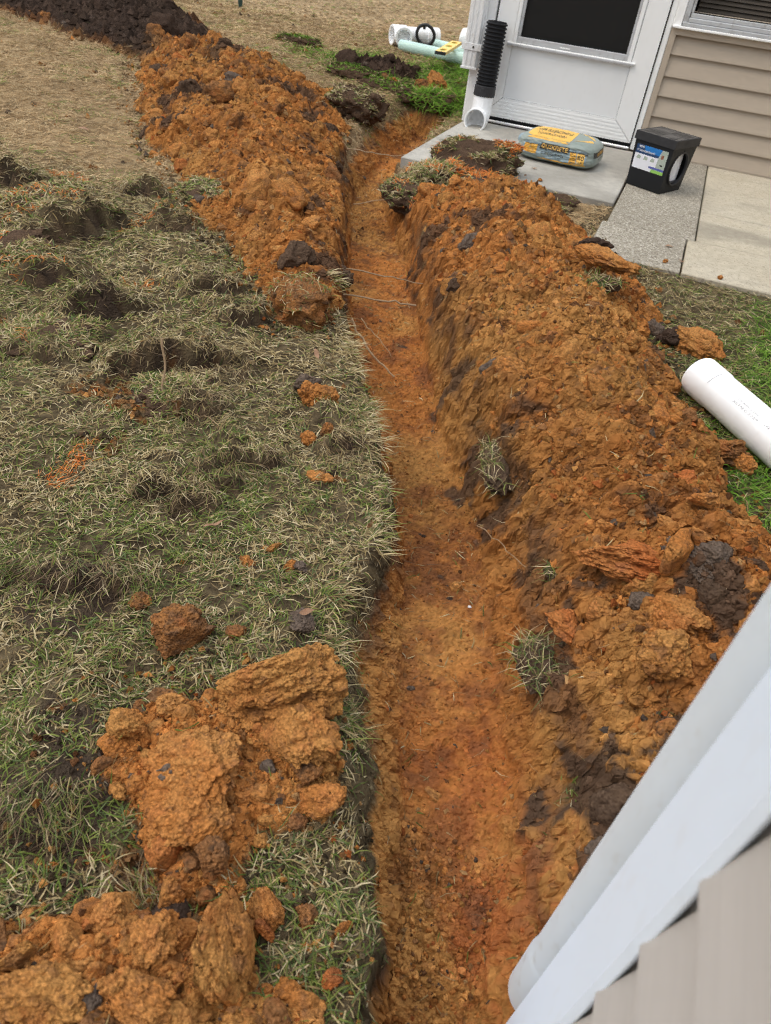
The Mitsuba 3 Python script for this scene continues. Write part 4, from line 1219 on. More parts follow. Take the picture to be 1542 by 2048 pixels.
# the big clods, one by one: x, y, lift, size, yaw, tilt, material, label
HERO = [
    (-.561, .668, .035, (.056, .054, .046), 20, 12, 'clay_brown', 2, 'smooth rounded brown clod alone on the grass behind the largest clod'),
    (-.335, .610, .080, (.112, .092, .080), 35, -18, 'clay_ochre', 1, 'largest clod, a tilted orange block on the near left grass'),
    (-.272, .548, .030, (.088, .060, .042), -20, 18, 'clay_ochre', 1, 'layered clod propped under the right edge of the largest clod'),
    (-.405, .448, .022, (.086, .070, .038), 15, 8, 'clay_orange', 0, 'broad crumbly clod in front of the largest clod'),
    (-.345, .378, .022, (.066, .050, .036), 60, -10, 'clay_orange', 0, 'grainy clod at the near end of the broad crumbly clod'),
    (-.192, .487, .018, (.040, .036, .022), 10, 25, 'clay_orange', 1, 'flat clod plate at the trench edge below the largest clod'),
    (-.225, .510, .014, (.026, .024, .022), 70, 0, 'clay_brown', 0, 'brown clod tucked between the flat plate and the largest clod'),
    (-.507, .452, .020, (.030, .026, .026), 0, 0, 'clay_ochre', 0, 'small orange clod on the left rim of the broad crumbly clod'),
    (-.478, .520, .016, (.036, .024, .022), 30, 10, 'clay_orange', 1, 'low clod beside the dark gap behind the broad crumbly clod'),
    (-.285, .345, .028, (.038, .034, .044), 45, 30, 'clay_brown', 1, 'hollow brown clod between the broad clod and the upright plates'),
    (-.312, .282, .034, (.034, .020, .044), 25, 20, 'clay_orange', 1, 'upright clay plate at the back of the near pile'),
    (-.195, .325, .038, (.044, .024, .052), -30, 28, 'clay_orange', 2, 'pointed triangular clay plate leaning at the right of the near pile'),
    (-.178, .300, .022, (.024, .016, .040), -10, -22, 'clay_red', 2, 'smooth red clay plate standing behind the streaked plate'),
    (-.205, .255, .026, (.054, .046, .024), 20, -28, 'clay_ochre', 2, 'clay plate with a smooth streaked yellow and red face'),
    (-.296, .222, .024, (.058, .060, .036), 80, 12, 'clay_orange', 0, 'thick crumbly clod in the middle of the near pile'),
    (-.362, .226, .030, (.028, .014, .036), 15, 35, 'clay_orange', 2, 'thin clod plate leaning at the left of the thick crumbly clod'),
    (-.425, .150, .026, (.036, .016, .044), 40, 30, 'clay_ochre', 1, 'ochre clay plate at the left edge of the photo'),
    (-.372, .125, .018, (.070, .044, .032), 10, 5, 'clay_ochre', 0, 'brown ochre lump in the bottom left corner'),
    (-.255, .165, .016, (.060, .034, .028), 0, -5, 'clay_orange', 0, 'wide clod at the bottom edge of the near pile'),
    (-.300, .160, .020, (.020, .018, .030), 0, 15, 'clay_ochre', 0, 'yellowish clod stub near the bottom edge'),
    (-.118, .256, .012, (.021, .017, .014), 30, 0, 'clay_orange', 0, 'small clod on grass near the bottom, left of the round red clod'),
    (-.076, .287, .012, (.015, .015, .014), 0, 0, 'clay_red', 1, 'small round red clod on the grass near the bottom'),
    (-.090, .245, .010, (.026, .018, .013), 0, 10, 'clay_orange', 0, 'crumbly clod below the small round red clod'),
    (-.141, .343, .012, (.017, .016, .013), 80, 0, 'clay_brown', 0, 'small brown clod on grass right of the pointed plate'),
    (-.086, .345, .010, (.012, .012, .018), 80, 0, 'clay_orange', 0, 'little upright clod on grass near the trench edge at the bottom'),
    (-.557, .896, .014, (.020, .018, .016), 0, 0, 'clay_orange', 0, 'small orange clod ball alone in the middle of the grass'),
    (-.523, .952, .010, (.018, .009, .010), 60, 0, 'clay_ochre', 0, 'little ochre clod right of the orange clod ball'),
    (-.470, .925, .012, (.016, .012, .012), 60, 0, 'clay_orange', 0, 'orange half of a broken clod on mid lawn'),
    (-.448, .930, .012, (.018, .014, .014), 20, 0, 'soil_grey', 0, 'grey half of a broken clod on mid lawn'),
    (-.475, .722, .012, (.022, .015, .012), 20, 0, 'clay_brown', 0, 'low brown clod behind the largest clod, right of the smooth one'),
    (-.377, .788, .016, (.028, .026, .020), 20, 15, 'soil_grey', 1, 'dark grey soil clod on grass by the trench edge'),
    (-.668, .698, .014, (.022, .018, .018), 20, 0, 'clay_brown', 0, 'brown clod in the torn grass left of the smooth rounded clod'),
    (-.690, 1.500, .045, (.052, .050, .056), 20, 0, 'clay_orange', 0, 'tall sandy clod on the left lip of the trench'),
    (-.745, 1.540, .030, (.048, .042, .044), 50, 0, 'soil_grey', 0, 'grey brown clod behind the tall sandy clod'),
    (-.645, 1.360, .018, (.028, .022, .022), 10, 0, 'clay_orange', 0, 'small clod on the lip in front of the tall sandy clod'),
    (-.600, 1.375, .018, (.024, .020, .022), 10, 0, 'clay_brown', 0, 'small brown clod beside the small clod on the trench lip'),
    (-.548, 1.222, .010, (.034, .026, .016), 10, 0, 'clay_orange', 0, 'flat clod in a bare patch on the left trench lip'),
    (-.030, 3.005, .034, (.046, .044, .040), 0, 0, 'clay_orange', 0, 'orange clod ball on grass by the patio edge'),
    (.255, 2.505, .045, (.098, .066, .060), -20, 10, 'clay_orange', 0, 'large rooty clod on the grass behind the white pipe'),
    (.180, 2.500, .035, (.050, .046, .044), -20, 10, 'soil_dark', 0, 'dark rooty soil clod stuck to the foot of the right mound'),
    (.385, 1.825, .040, (.066, .058, .050), 30, 10, 'clay_brown', 0, 'big brown and orange clod in front of the white pipe'),
    (.430, 1.800, .028, (.034, .032, .034), 0, 0, 'clay_orange', 0, 'orange clod stuck on the right of the big brown clod'),
    (.275, 2.010, .016, (.026, .022, .018), 0, 0, 'clay_brown', 0, 'small clod between the right mound and the white pipe'),
    (.290, 2.075, .010, (.014, .012, .010), 0, 0, 'clay_orange', 0, 'tiny orange clod beside the white pipe'),
    (.150, 1.130, .105, (.074, .056, .032), 15, -14, 'clay_red', 1, 'pinkish smooth slab clod on the near end of the right mound'),
    (.092, 1.010, .050, (.042, .030, .022), -25, -20, 'clay_red', 2, 'pale red clod plate with a grey end at the near mound foot'),
    (.145, 1.020, .060, (.024, .022, .024), 30, 0, 'clay_orange', 0, 'orange clod right of the pale red plate'),
    (.275, 1.135, .098, (.066, .026, .030), -45, 10, 'soil_grey', 1, 'dark grey clod lying across the near end of the right mound'),
    (.205, 1.060, .080, (.030, .022, .020), 20, 10, 'soil_grey', 1, 'grey clod chip left of the dark grey clod'),
    (.265, 1.010, .065, (.064, .056, .044), 30, 8, 'clay_orange', 0, 'big grainy clod beside the white downspout on the right mound'),
    (.255, .930, .030, (.044, .040, .034), 60, 0, 'clay_ochre', 0, 'ochre clod under the big grainy clod'),
    (.275, 1.300, .170, (.030, .020, .018), 30, 30, 'clay_orange', 2, 'wedge clod with a fresh cut face on top of the mound'),
    (.270, 1.225, .130, (.060, .030, .026), -35, 10, 'clay_orange', 1, 'long clod behind the dark grey clod'),
    (-.105, 2.520, .215, (.088, .066, .030), 20, -16, 'clay_orange', 2, 'flat smooth clod near the crest of the right mound'),
    (-.175, 2.720, .200, (.070, .034, .034), 30, 0, 'soil_dark', 0, 'dark soil clod behind the flat smooth clod on the crest'),
    (.470, 1.310, .035, (.040, .034, .034), 0, 0, 'clay_red', 1, 'bright orange clod beside the upper end of the white downspout'),
    (.405, 1.090, .06, (.044, .038, .040), 0, 0, 'clay_red', 0, 'red orange clod half hidden behind the white downspout'),
    (-1.86, 6.02, .08, (.170, .10, .10), -35, 26, 'clay_orange', 2, 'large smooth orange clay plate on the green grass left of the door'),
    (-1.97, 6.02, .05, (.110, .09, .07), 0, 0, 'clay_brown', 0, 'brown clod leaning at the left of the large orange plate'),
    (-2.30, 6.12, .03, (.060, .05, .035), 0, 0, 'clay_orange', 1, 'small orange clod on green grass in front of the dark soil mound'),
]
for k, (x, y, lift, size, yaw, tilt, mat, fl, lab) in enumerate(HERO):
    big = max(size) > .055 and y < 1.9
    key = thing('clod', lab, 'clod', 'clay and soil clods lying around the trench')
    m = clod_mesh(500 + k * 7, 6 if k in (1, 3) else (5 if big else 4), 6, .42 if fl == 0 else .40, .13, fl)
    r = np.random.default_rng(k)
    put(key, mikit.ply(m, None, smooth=True), mat, xf((x, y, float(ground_z(np.array([x]), np.array([y]))[0]) * (1 if lift < .05 else .55) + lift * .62), np.array(size) * (.62 if 10 <= k <= 15 else (.78 if 8 <= k <= 19 else (1.18 if 44 <= k <= 53 else .94))) * [1, 1, .9], yaw, tilt, (r.normal(), r.normal(), 0)))
# ------------------------------------------------------------------ grass, roots, leaves
def blades(base, nrm, length, width, up_amt, color, seed, seg=2, dirv=None):
    """thin bent ribbons: (vertices, faces, colours)"""
    rng = np.random.default_rng(seed)
    n = len(base)
    a = rng.uniform(0, 2 * np.pi, n)
    h = np.stack([np.cos(a), np.sin(a), np.zeros(n)], -1)
    if dirv is not None:
        h = h + dirv
    h = h - nrm * (h * nrm).sum(1, keepdims=True)
    h /= np.linalg.norm(h, axis=1, keepdims=True) + 1e-9
    side = np.cross(h, nrm)
    curl = rng.normal(0, .35, n)
    lv = []
    for t in np.linspace(0, 1, seg + 1):
        c = base + nrm * (length * (up_amt * t - .75 * up_amt * t * t))[:, None] + h * (length * t * np.sqrt(np.clip(1 - up_amt ** 2 * .5, .1, 1)))[:, None] + side * (length * curl * t * t)[:, None]
        lv.append((c, t))
    V, Cc = [], []
    for c, t in lv:
        wd = (width * (1 - t ** 1.6) * (1 if t > 0 else .8))[:, None]
        tw = side + nrm * rng.normal(0, .5, n)[:, None]
        tw /= np.linalg.norm(tw, axis=1, keepdims=True)
        if t < 1:
            V += [c - tw * wd / 2, c + tw * wd / 2]
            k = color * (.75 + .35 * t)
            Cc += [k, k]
        else:
            V += [c]
            Cc += [color * 1.1]
    per = len(V)
    V = np.stack(V, 1).reshape(-1, 3)
    Cc = np.stack(Cc, 1).reshape(-1, 3)
    F = []
    for s in range(seg - 1):
        b = 2 * s
        F += [[b, b + 1, b + 3], [b, b + 3, b + 2]]
    b = 2 * (seg - 1)
    F += [[b, b + 1, b + 2]]
    F = (np.array(F)[None] + (np.arange(n) * per)[:, None, None]).reshape(-1, 3)
    return V, F, np.clip(Cc, .004, .9)


STRAW = np.array([(.40, .31, .155), (.50, .40, .22), (.31, .23, .11), (.22, .155, .08), (.58, .48, .30)])
GREEN = np.array([(.115, .16, .036), (.165, .21, .05), (.08, .115, .035), (.22, .25, .07), (.13, .17, .07)])
LUSH = np.array([(.12, .26, .03), (.17, .32, .04), (.09, .19, .03), (.22, .33, .07)])
TAN = np.array([(.54, .375, .205), (.64, .475, .28), (.44, .30, .155), (.50, .385, .225), (.33, .21, .105)])
PAINT = np.array([(.62, .16, .035), (.55, .20, .05), (.66, .24, .08)])
PAINTED = [((-2.21, 1.95), (-2.16, 2.09)), ((-2.57, 2.61), (-2.4, 2.62)), ((-1.88, 2.25), (-1.9, 2.53)), ((-2.04, 2.84), (-2.06, 3.03)), ((-1.5, 1.78), (-1.52, 1.9)), ((-1.84, 1.68), (-1.74, 1.75)),
           ((-1.09, .94), (-1.08, 1.05)), ((-1.06, 1.0), (-1.04, .92)), ((-1.61, 1.37), (-1.53, 1.35))]


def segdist(x, y, a, b):
    a, b = np.array(a), np.array(b)
    d = b - a
    t = np.clip(((x - a[0]) * d[0] + (y - a[1]) * d[1]) / (d @ d), 0, 1)
    return np.hypot(x - a[0] - t * d[0], y - a[1] - t * d[1])


def grass_colours(x, y, rng):
    n = len(x)
    q = np.stack([x, y], -1)
    gA, gB = nz(q, 1.6, 71), nz(q, 6, 72)
    pick = lambda pal: pal[rng.integers(len(pal), size=n)]
    dryfar = sst(2.55, 3.3, y - .25 * (x + 2) + .5 * (gA - .5))
    green = np.clip(.25 + .9 * (gB - .5) + .8 * (gA - .5), .05, .8) * (1 - .9 * dryfar) * (1 - .45 * sst(1.2, 2.0, y))
    green = np.where(x > -.1, np.clip(.50 + 1.1 * (gA - .45), .15, .9) * (1 - .55 * sst(2.4, 2.9, y)), green)
    lush = np.zeros(n)
    for cx, cy, rx, ry, amt in ((-2.9, 6.9, .35, .55, .9), (-2.3, 6.6, .75, .5, .8), (-2.0, 7.2, .65, .6, .9), (-2.1, 7.9, .55, .4, .7), (-1.65, 6.1, .35, .9, .95), (-3.4, 6.9, .25, .3, .7), (.58, 2.75, .12, .3, .8), (.5, 1.75, .2, .3, .55),
                                (.55, 2.3, .14, .3, .7), (-1.55, 5.65, .3, .3, .9)):
        lush = np.maximum(lush, amt * np.exp(-(((x - cx) / rx) ** 2 + ((y - cy) / ry) ** 2)) * (1.0 + .6 * gB))
    r = rng.random(n)
    c = np.where((r < green)[:, None], pick(GREEN), pick(STRAW))
    c = np.where((rng.random(n) < dryfar)[:, None], pick(TAN) * (.45 + .5 * gA + .6 * gB)[:, None], c)
    c = np.where((rng.random(n) < dryfar * .35 * sst(.5, .65, gB))[:, None], pick(GREEN) * 1.2, c)
    c = np.where((rng.random(n) < lush)[:, None], pick(LUSH), c)
    for k, (a, b) in enumerate(PAINTED):
        d = segdist(x, y, a, b)
        c = np.where(((d < .045) & (rng.random(n) < .55 * np.exp(-(d / .026) ** 2)))[:, None], pick(PAINT), c)
    isgreen = ((r < green) | (lush > .5))
    return c * rng.uniform(.75, 1.2, (n, 1)), isgreen, lush


def lawn_band(y0, y1, dens, L, W, seed, xr, seg=2):
    rng = np.random.default_rng(seed)
    x0, x1 = xr
    n = int((x1 - x0) * (y1 - y0) * dens)
    x, y = rng.uniform(x0, x1, n), rng.uniform(y0, y1, n)
    keep = shapely.contains_xy(VIEW.buffer(-.03), x, y)
    keep &= ~((x > -.22) & (y > 3.12)) & ~((x > -1.39) & (y > 3.9))
    x, y = x[keep], y[keep]
    bare = gmask('clay', x, y) * .98 + gmask('hole', x, y) * .5 + gmask('bare', x, y) * .85
    q = np.stack([x, y], -1)
    clump = nz(q, 22, 81)
    keep = rng.random(len(x)) > np.clip(bare + .70 * sst(.50, .28, clump), 0, 1)
    x, y = x[keep], y[keep]
    c, isg, lush = grass_colours(x, y, rng)
    n = len(x)
    ln = L * rng.uniform(.45, 1.35, n) * np.where(isg, 1.0, .9) * (1 + .5 * lush)
    upa = np.where(isg, rng.uniform(.25, .85, n), rng.uniform(.05, .5, n)) + .3 * lush
    zz = ground_z(x, y)
    e = .012
    gx, gy = (ground_z(x + e, y) - ground_z(x - e, y)) / (2 * e), (ground_z(x, y + e) - ground_z(x, y - e)) / (2 * e)
    nr = np.stack([-gx.clip(-1, 1), -gy.clip(-1, 1), np.ones(n)], -1)
    nr /= np.linalg.norm(nr, axis=1, keepdims=True)
    # blades lie over in swathes
    sw = nz(q[keep], 3.5, 91) * 4 * np.pi
    dv = .8 * np.stack([np.cos(sw), np.sin(sw), 0 * sw], -1)
    hgt = rng.uniform(0, .016, n) * np.clip(L / .05, .6, 2)
    return blades(np.stack([x, y, zz + hgt], -1) - nr * .003, nr, ln, W * rng.uniform(.6, 1.25, n), upa, c, seed + 1, seg, dv)


bands = [lawn_band(.0, .75, 46000, .028, .0025, 1, (-1.2, .9), 3), lawn_band(.75, 1.6, 34000, .032, .0029, 2, (-2.0, .9), 2), lawn_band(1.6, 2.7, 21000, .037, .0037, 3, (-3.2, .9), 2),
         lawn_band(2.7, 4.2, 13000, .050, .0036, 4, (-4.8, .9), 1), lawn_band(4.2, 6.2, 7000, .062, .0046, 5, (-7.0, -1.2), 1), lawn_band(6.2, 9.1, 3400, .08, .0072, 6, (-7.5, -1.2), 1)]

# grass and dead roots hanging over the torn front edges
for k, (cx, cy, a, ang, dp, rise) in enumerate(GAPS):
    rg2 = np.random.default_rng(600 + k)
    n = int(2600 * a / (.45 + .45 * cy))
    c, s_ = math.cos(math.radians(ang)), math.sin(math.radians(ang))
    u, v = rg2.uniform(-1.05, 1.05, n) * a, rg2.uniform(-.045, .03, n)
    x, y = cx + u * c + v * s_, cy + u * s_ - v * c
    pts_ = np.stack([x, y, ground_z(x, y) + rg2.uniform(0, .012, n)], -1)
    cc, ig, _ = grass_colours(x, y, rg2)
    cc = np.where((rg2.random(n) < .4)[:, None], np.array((.22, .155, .095)), cc)
    sc = np.clip(.6 + .35 * cy, .7, 2)
    bands.append(blades(pts_, np.tile([0, 0, 1.0], (n, 1)), .048 * rg2.uniform(.5, 1.4, n) * sc ** .5, .0019 * sc * rg2.uniform(.6, 1.2, n), rg2.uniform(-.1, .6, n), cc, 700 + k, 2, 1.6 * np.tile([s_, -c, 0], (n, 1))))
rg2 = np.random.default_rng(99)
n = 2600
y = .55 + 1.7 * rg2.random(n)
tuft = nz(np.stack([y * 1.0, y * 0], -1), 9, 77)
x = np.interp(y, EY, EL) - .025 + rg2.uniform(-.03, .03, n)
k_ = rg2.random(n) < sst(.32, .62, tuft)
x, y = x[k_], y[k_]
n = len(x)
cc, ig, _ = grass_colours(x, y, rg2)
zf = np.maximum(ground_z(x, y), ground_z(x - .03, y) - .01)
bands.append(blades(np.stack([x, y, zf], -1), np.tile([0, 0, 1.0], (n, 1)), .055 * rg2.uniform(.5, 1.3, n), .0026 * (.8 + .3 * y) * rg2.uniform(.6, 1.2, n), rg2.uniform(-.15, .75, n), cc, 98, 3, 1.3 * np.tile([1.0, .2, 0], (n, 1))))
# beyond the fine ground
rng = np.random.default_rng(7)
n = 30000
yy = 9.1 + 9 * rng.random(n) ** 1.5
xx = rng.uniform(-9.5, -1.5, n)
c_, g_, l_ = grass_colours(xx, yy, rng)
nr = np.tile([0, 0, 1.0], (n, 1))
bands.append(blades(np.stack([xx, yy, np.full(n, -.035)], -1), nr, rng.uniform(.05, .1, n), np.full(n, .016), rng.uniform(.2, .7, n), c_, 8, 1))


def join(parts):
    Vs, Fs, Cs, o = [], [], [], 0
    for v, f, c in parts:
        Vs.append(v)
        Fs.append(f + o)
        Cs.append(c)
        o += len(v)
    return np.vstack(Vs), np.vstack(Fs), np.vstack(Cs)


gv, gf, gc = join(bands)
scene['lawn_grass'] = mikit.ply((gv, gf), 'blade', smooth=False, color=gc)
tag('lawn_grass', 'dry tan and olive grass blades covering the lawn', kind='stuff')
NBLADE = len(gf)

# straw and root bits strewn over the bare clay
rg3 = np.random.default_rng(321)
cand = np.where((MM['clay'] > .8) & (xy[:, 1] < 4.2))[0]
pick_ = rg3.choice(cand, 1100)
n = len(pick_)
sc = .55 + .45 * xy[pick_, 1]
sv, sf, sc_ = blades(p3[pick_] + [0, 0, .002], nrm3[pick_] * .3 + [0, 0, .7], .024 * rg3.uniform(.4, 1.9, n) * np.sqrt(sc), .0011 * sc * rg3.uniform(.6, 1.4, n), rg3.uniform(.0, .35, n), np.where((rg3.random(n) < .6)[:, None], STRAW[rg3.integers(5, size=n)] * .85, np.array((.14, .10, .065))), 322, 3)
scene['strewn_straw'] = mikit.ply((sv, sf), 'blade', color=sc_)
tag('strewn_straw', 'bits of straw and root strewn over the bare clay', kind='stuff')

# sod chunks: soil blocks with grass still on one side
def sod(label, centre, size, yaw, tilt, tax, seed, nb=900, grass_dir=(0, 0, 1), L=.05, W=.004, painted=0.0, lushness=.45, mat='soil_brown'):
    key = thing('sod_chunk', label, 'sod', 'torn pieces of sod around the trench')
    m = trimesh.creation.icosphere(subdivisions=4, radius=1.0)
    v = m.vertices.copy()
    v = v / ((np.abs(v) ** 2.8).sum(1, keepdims=True) ** (1 / 2.8))
    v[:, :2] *= (1 + .8 * (nz(v[:, :2] * 1.0, 1.3, seed) - .5) + .7 * (nz(v, 3.2, seed + 1) - .5))[:, None]
    v[:, 2] += .7 * (nz(v, 1.6, seed + 6) - .5) + .45 * (nz(v, 4.0, seed + 7) - .5)
    dd, rr = worley(v * [1, 1, .6], .22, seed)
    side_ = np.clip(1.4 - np.abs(v[:, 2]), .3, 1)
    v = v * (1 + (.10 * (rr - .5) * (1 - sst(.3, .8, dd)) + .12 * (nz(v, 7, seed + 2) - .5)) * side_)[:, None]
    m = trimesh.Trimesh(v, m.faces, process=False)
    M = np.array(xf(centre, size, yaw, tilt, tax).matrix, float)
    m.apply_transform(M)
    scene[key + '__soil'] = mikit.ply(m, mat, smooth=True)
    rng = np.random.default_rng(seed)
    gd = M[:3, :3] @ np.array(grass_dir, float)
    gd /= np.linalg.norm(gd)
    pts, fi = trimesh.sample.sample_surface(m, nb * 4, seed=seed)
    nn = m.face_normals[fi]
    keep = rng.random(len(pts)) < sst(.25, .7, nn @ gd) * sst(.36, .50, nz(pts, 16 / (1 + 3 * max(size)), seed + 8)) + .04
    pts, nn = pts[keep][:nb], nn[keep][:nb]
    n = len(pts)
    pal = np.where((rng.random(n) < lushness)[:, None], (LUSH[rng.integers(4, size=n)] if lushness > .7 else GREEN[rng.integers(5, size=n)]), STRAW[rng.integers(5, size=n)] * .95)
    if painted:
        f = sst(.50, .60, nz(pts, 11, seed + 3))
        pal = np.where((rng.random(n) < painted * f)[:, None], PAINT[rng.integers(3, size=n)], pal)
    nn = nn * .6 + gd * .8
    nn /= np.linalg.norm(nn, axis=1, keepdims=True)
    v, f, c = blades(pts, nn, L * .72 * rng.uniform(.4, 1.4, n), 1.25 * W * rng.uniform(.6, 1.2, n), rng.uniform(.3, .9, n), pal * rng.uniform(.75, 1.2, (n, 1)), seed + 1, 2)
    scene[key + '__grass'] = mikit.ply((v, f), 'blade', color=c)
    tag(key + '__grass', kind='stuff')


gz = lambda x, y: float(ground_z(np.array([x]), np.array([y]))[0])
sod('grassy sod block with a dark soil face between the patio pad and the trench', (-.95, 3.90, .085), (.20, .14, .10), 5, 16, (1, 0, 0), 901, 3200, (0, .25, 1), .05, .0046, .8, .3)
sod('grassy sod piece with orange paint marks in front of the sod block', (-1.08, 3.66, .045), (.15, .13, .08), 30, -12, (0, 1, 0), 902, 2600, (-.2, -.5, 1), .05, .0046, .9, .3)
sod('flattened sod piece with orange paint at the top of the right mound', (-.80, 3.66, .04), (.16, .13, .06), -15, 10, (1, 0, 0), 903, 1700, (0, -.2, 1), .05, .0046, .9, .35)
sod('dark sod clump at the corner of the patio pad', (-.52, 3.70, .03), (.15, .11, .06), 0, 0, (1, 0, 0), 904, 500, (0, 0, 1), .045, .004, 0, .5)
sod('sod piece hanging over the trench edge below the sod block', (-1.13, 3.46, -.01), (.12, .12, .07), 40, 15, (0, 1, 0), 905, 1000, (-.2, 0, 1), .045, .0042, .4, .4)
sod('round green sod clump against the foot of the far left mound', (-1.78, 2.72, .05), (.15, .12, .045), 10, 0, (1, 0, 0), 906, 1700, (0, -.1, 1), .045, .0044, .0, .5)
sod('sod lump left of the standing twig on the torn lawn', (-1.50, 1.38, .01), (.13, .09, .04), 30, 10, (1, 0, 0), 907, 1800, (0, -.3, 1), .036, .0032, .0, .4)
sod('sod lump with a rooty dark side below the standing twig', (-1.02, 1.33, .005), (.12, .08, .04), 30, 8, (1, 0, 0), 908, 2000, (0, -.2, 1), .034, .0030, .0, .4)
sod('upturned sod slab at the left edge of the torn lawn', (-2.02, 1.78, .02), (.15, .10, .05), 50, 14, (1, 0, 0), 909, 1900, (0, -.2, 1), .038, .0038, .25, .3)
sod('pale sod lump behind the dark hole at far left', (-2.28, 2.26, .02), (.16, .10, .05), 60, 8, (1, 0, 0), 910, 1700, (0, -.2, 1), .04, .0042, .2, .3)
sod('brown rooty sod at the near end of the far left mound', (-.98, 1.98, .045), (.10, .10, .075), 20, 0, (1, 0, 0), 911, 350, (0, 0, 1), .05, .0028, 0, .4, 'clay_brown')
sod('small sod tuft on the right wall of the trench by the dark clods', (.060, .94, -.030), (.036, .055, .026), 20, 18, (0, 1, 0), 912, 230, (-.5, 0, .9), .062, .0018, 0, .45)
sod('little sod tuft on the right trench wall, midway', (-.175, 1.52, -.035), (.030, .07, .028), 25, 18, (0, 1, 0), 913, 200, (-.6, 0, .9), .062, .0022, 0, .4)
sod('little sod tuft above the pinkish slab clod on the trench wall', (.045, 1.16, .01), (.022, .03, .016), 25, 10, (0, 1, 0), 914, 130, (-.4, 0, 1), .05, .0019, 0, .55)
sod('sod tuft at the trench edge where the right mound starts', (-.58, 2.45, -.02), (.035, .09, .03), 25, 15, (0, 1, 0), 915, 240, (-.5, 0, 1), .05, .0032, 0, .6)
sod('grassy clump on the crest of the right mound under the flat clod', (-.10, 2.43, .175), (.06, .03, .022), 25, 0, (0, 1, 0), 916, 260, (-.2, -.5, 1), .05, .003, 0, .5)
sod('tan sod tuft between the far left mound and the trench end', (-2.02, 4.80, .07), (.17, .16, .10), 25, 0, (0, 1, 0), 917, 900, (0, 0, 1), .06, .006, 0, .3)
sod('long lush sod on the far bank of the trench near the downspout', (-1.72, 5.80, .0), (.22, .13, .07), 25, 0, (0, 1, 0), 918, 1100, (0, -.6, 1), .10, .007, 0, .95)
sod('dark sod edge along the far bank of the trench', (-2.20, 5.84, .0), (.28, .11, .06), -25, 0, (0, 1, 0), 919, 900, (0, .2, 1), .07, .007, 0, .9)
sod('dark sod lump at the far bank below the small orange clod', (-2.60, 6.05, .02), (.20, .11, .06), -10, 0, (0, 1, 0), 920, 600, (0, .2, 1), .07, .007, 0, .9)
sod('dark sod lump in the dry lawn beyond the far left mound', (-3.7, 7.2, .0), (.24, .12, .06), -10, 0, (0, 1, 0), 921, 700, (0, .2, 1), .08, .008, 0, .8)


# roots in the trench, twigs and leaves
def wob(a, b, n, amt, seed, sag=0):
    rng = np.random.default_rng(seed)
    t = np.linspace(0, 1, n)[:, None]
    p = np.array(a) * (1 - t) + np.array(b) * t
    w = np.cumsum(rng.normal(0, amt, (n, 3)), 0)
    w -= w[0] + (w[-1] - w[0]) * t
    p = p + w
    p[:, 2] -= sag * np.sin(np.pi * t[:, 0])
    return p


def strand(name, label, category, pts, r0, r1, mat):
    k = thing(name, label, category, 'roots in the trench' if name == 'root' else 'thin twigs in the lawn')
    scene[k] = mikit.ply(tube(pts, np.linspace(r0, r1, len(pts)), 6), mat, smooth=50)


strand('root', 'pale root across the trench beside the far left mound', 'root', wob((-1.08, 2.50, -.03), (-.78, 2.66, -.075), 12, .004, 1), .0032, .0018, 'wood')
strand('root', 'pale root with a cut end, second across the trench', 'root', wob((-1.00, 2.33, -.06), (-.74, 2.47, -.085), 12, .004, 2), .0028, .0036, 'wood')
strand('root', 'dark root slanting down the left trench wall', 'root', wob((-.86, 2.12, -.03), (-.66, 2.06, -.17), 12, .004, 3, .01), .0045, .003, 'root_brown')
strand('root', 'thin root beside the dark slanting root', 'root', wob((-.84, 2.16, -.04), (-.70, 2.12, -.13), 10, .004, 4), .002, .0012, 'root_brown')
strand('root', 'thin root across the far part of the trench', 'root', wob((-1.78, 4.12, -.02), (-1.45, 4.28, -.02), 12, .006, 5, .02), .004, .002, 'wood')
strand('root', 'hairlike root lying on the right wall of the near trench', 'root', wob((-.17, 1.36, -.10), (-.02, 1.20, -.035), 14, .003, 6), .0012, .0008, 'wood')
strand('root', 'slim root below the sod piece that hangs over the trench', 'root', wob((-1.48, 3.55, -.13), (-1.22, 3.60, -.06), 10, .004, 7), .003, .0016, 'root_brown')
strand('twig', 'thin brown twig standing upright in the torn lawn', 'twig', wob((-1.035, 1.30, .02), (-1.06, 1.345, .17), 9, .003, 8), .0022, .0035, 'wood')
strand('twig', 'thin brown twig lying right of the standing twig', 'twig', wob((-.985, 1.32, .035), (-.74, 1.19, .02), 11, .005, 9), .0016, .001, 'wood')
strand('twig', 'curled straw coloured twig by the white pipe', 'twig', wob((.27, 2.0, .012), (.34, 2.05, .014), 8, .005, 10), .002, .0014, 'wood')


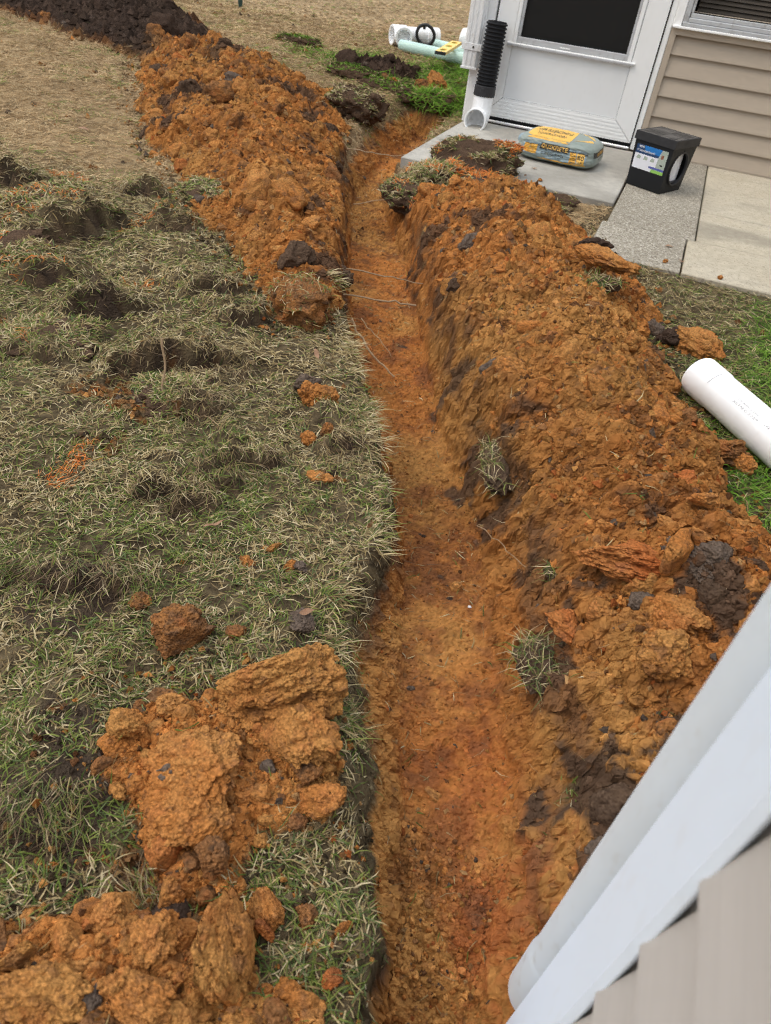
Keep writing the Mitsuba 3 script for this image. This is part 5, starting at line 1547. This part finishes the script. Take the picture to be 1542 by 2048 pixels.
def leaf(label, pos, L, W, yaw, tilt, seed):
    k = thing('leaf', label, 'leaf', 'fallen brown leaves')
    n = 14
    t = np.linspace(0, 1, n)
    w = W * np.sin(np.pi * t ** .8) * .5
    rows = []
    for s, lift in ((-1, .12), (0, 0), (1, .12)):
        rows.append(np.stack([t * L - L / 2, s * w, lift * w + .12 * L * (t - .5) ** 2 + .002 * np.sin(t * 9 + seed)], 1))
    V_ = np.vstack(rows)
    F_ = []
    for r in range(2):
        for i in range(n - 1):
            q = r * n + i
            F_ += [[q, q + 1, q + n + 1], [q, q + n + 1, q + n]]
    scene[k] = {**mikit.ply((V_, np.array(F_)), 'leaf_brown', smooth=True), 'to_world': xf(pos, (1, 1, 1), yaw, tilt, (1, .3, 0))}


for lab, x, y, lf, L_, W_, yw, tl in (('long brown leaf in the middle of the left lawn', -.66, .94, .024, .060, .013, 75, -20), ('brown leaf beside the dark grey soil clod at the trench edge', -.370, .800, .04, .030, .012, 40, 25),
                                      ('pale brown leaf on the left lip above the tall sandy clod', -.80, 1.72, .03, .045, .014, -50, 20), ('dry leaf standing by the grey clod chip on the mound', .225, 1.045, .105, .034, .014, 70, 60),
                                      ('curled brown leaf beside the dark soil near the downspout', .355, 1.085, .10, .04, .014, -60, 30), ('brown leaf on the thatch in the upper left lawn', -2.9, 3.25, .03, .07, .02, 10, 10),
                                      ('dark leaf on the aggregate slab', .10, 3.42, .054, .035, .018, 10, 0), ('reddish leaf scrap on the concrete pad in front of the bag', -.70, 4.24, .056, .035, .02, 20, 0), ('small dark leaf on the near slab joint', .165, 3.25, .055, .03, .014, 0, 0),
                                      ('dark scrap of leaf on the trench floor', -.135, .87, -.19, .026, .014, 30, 10)):
    leaf(lab, (x, y, (gz(x, y) if y < 3.2 and lf < .05 and lf > 0 else 0) + lf), L_, W_, yw, tl, yw)
for lab, x, y, s in (('orange clay scrap on the paver edge', .32, 3.15, .014), ('orange clay scrap on the near aggregate slab', .10, 3.20, .012), ('dark clay crumb on the concrete pad in front of the bag', -.80, 4.22, .012), ('clay scrap at the front edge of the concrete pad', -.62, 4.02, .014),
                     ('red pebble lying on the near trench floor', -.185, .78, .010), ('white pebble on the trench floor', -.115, 1.16, .005)):
    k = thing('clay_scrap' if 'pebble' not in lab else 'pebble', lab, 'clod' if 'pebble' not in lab else 'pebble')
    put(k, MEDIUM[len(lab) % 8], 'clay_red' if 'red' in lab else ('soil_dark' if 'dark' in lab else ('lab_white' if 'white' in lab else 'clay_orange')), xf((x, y, .052 + s * .4 if y > 3 else gz(x, y) + s * .5), (s, s * .8, s * .6), 20))
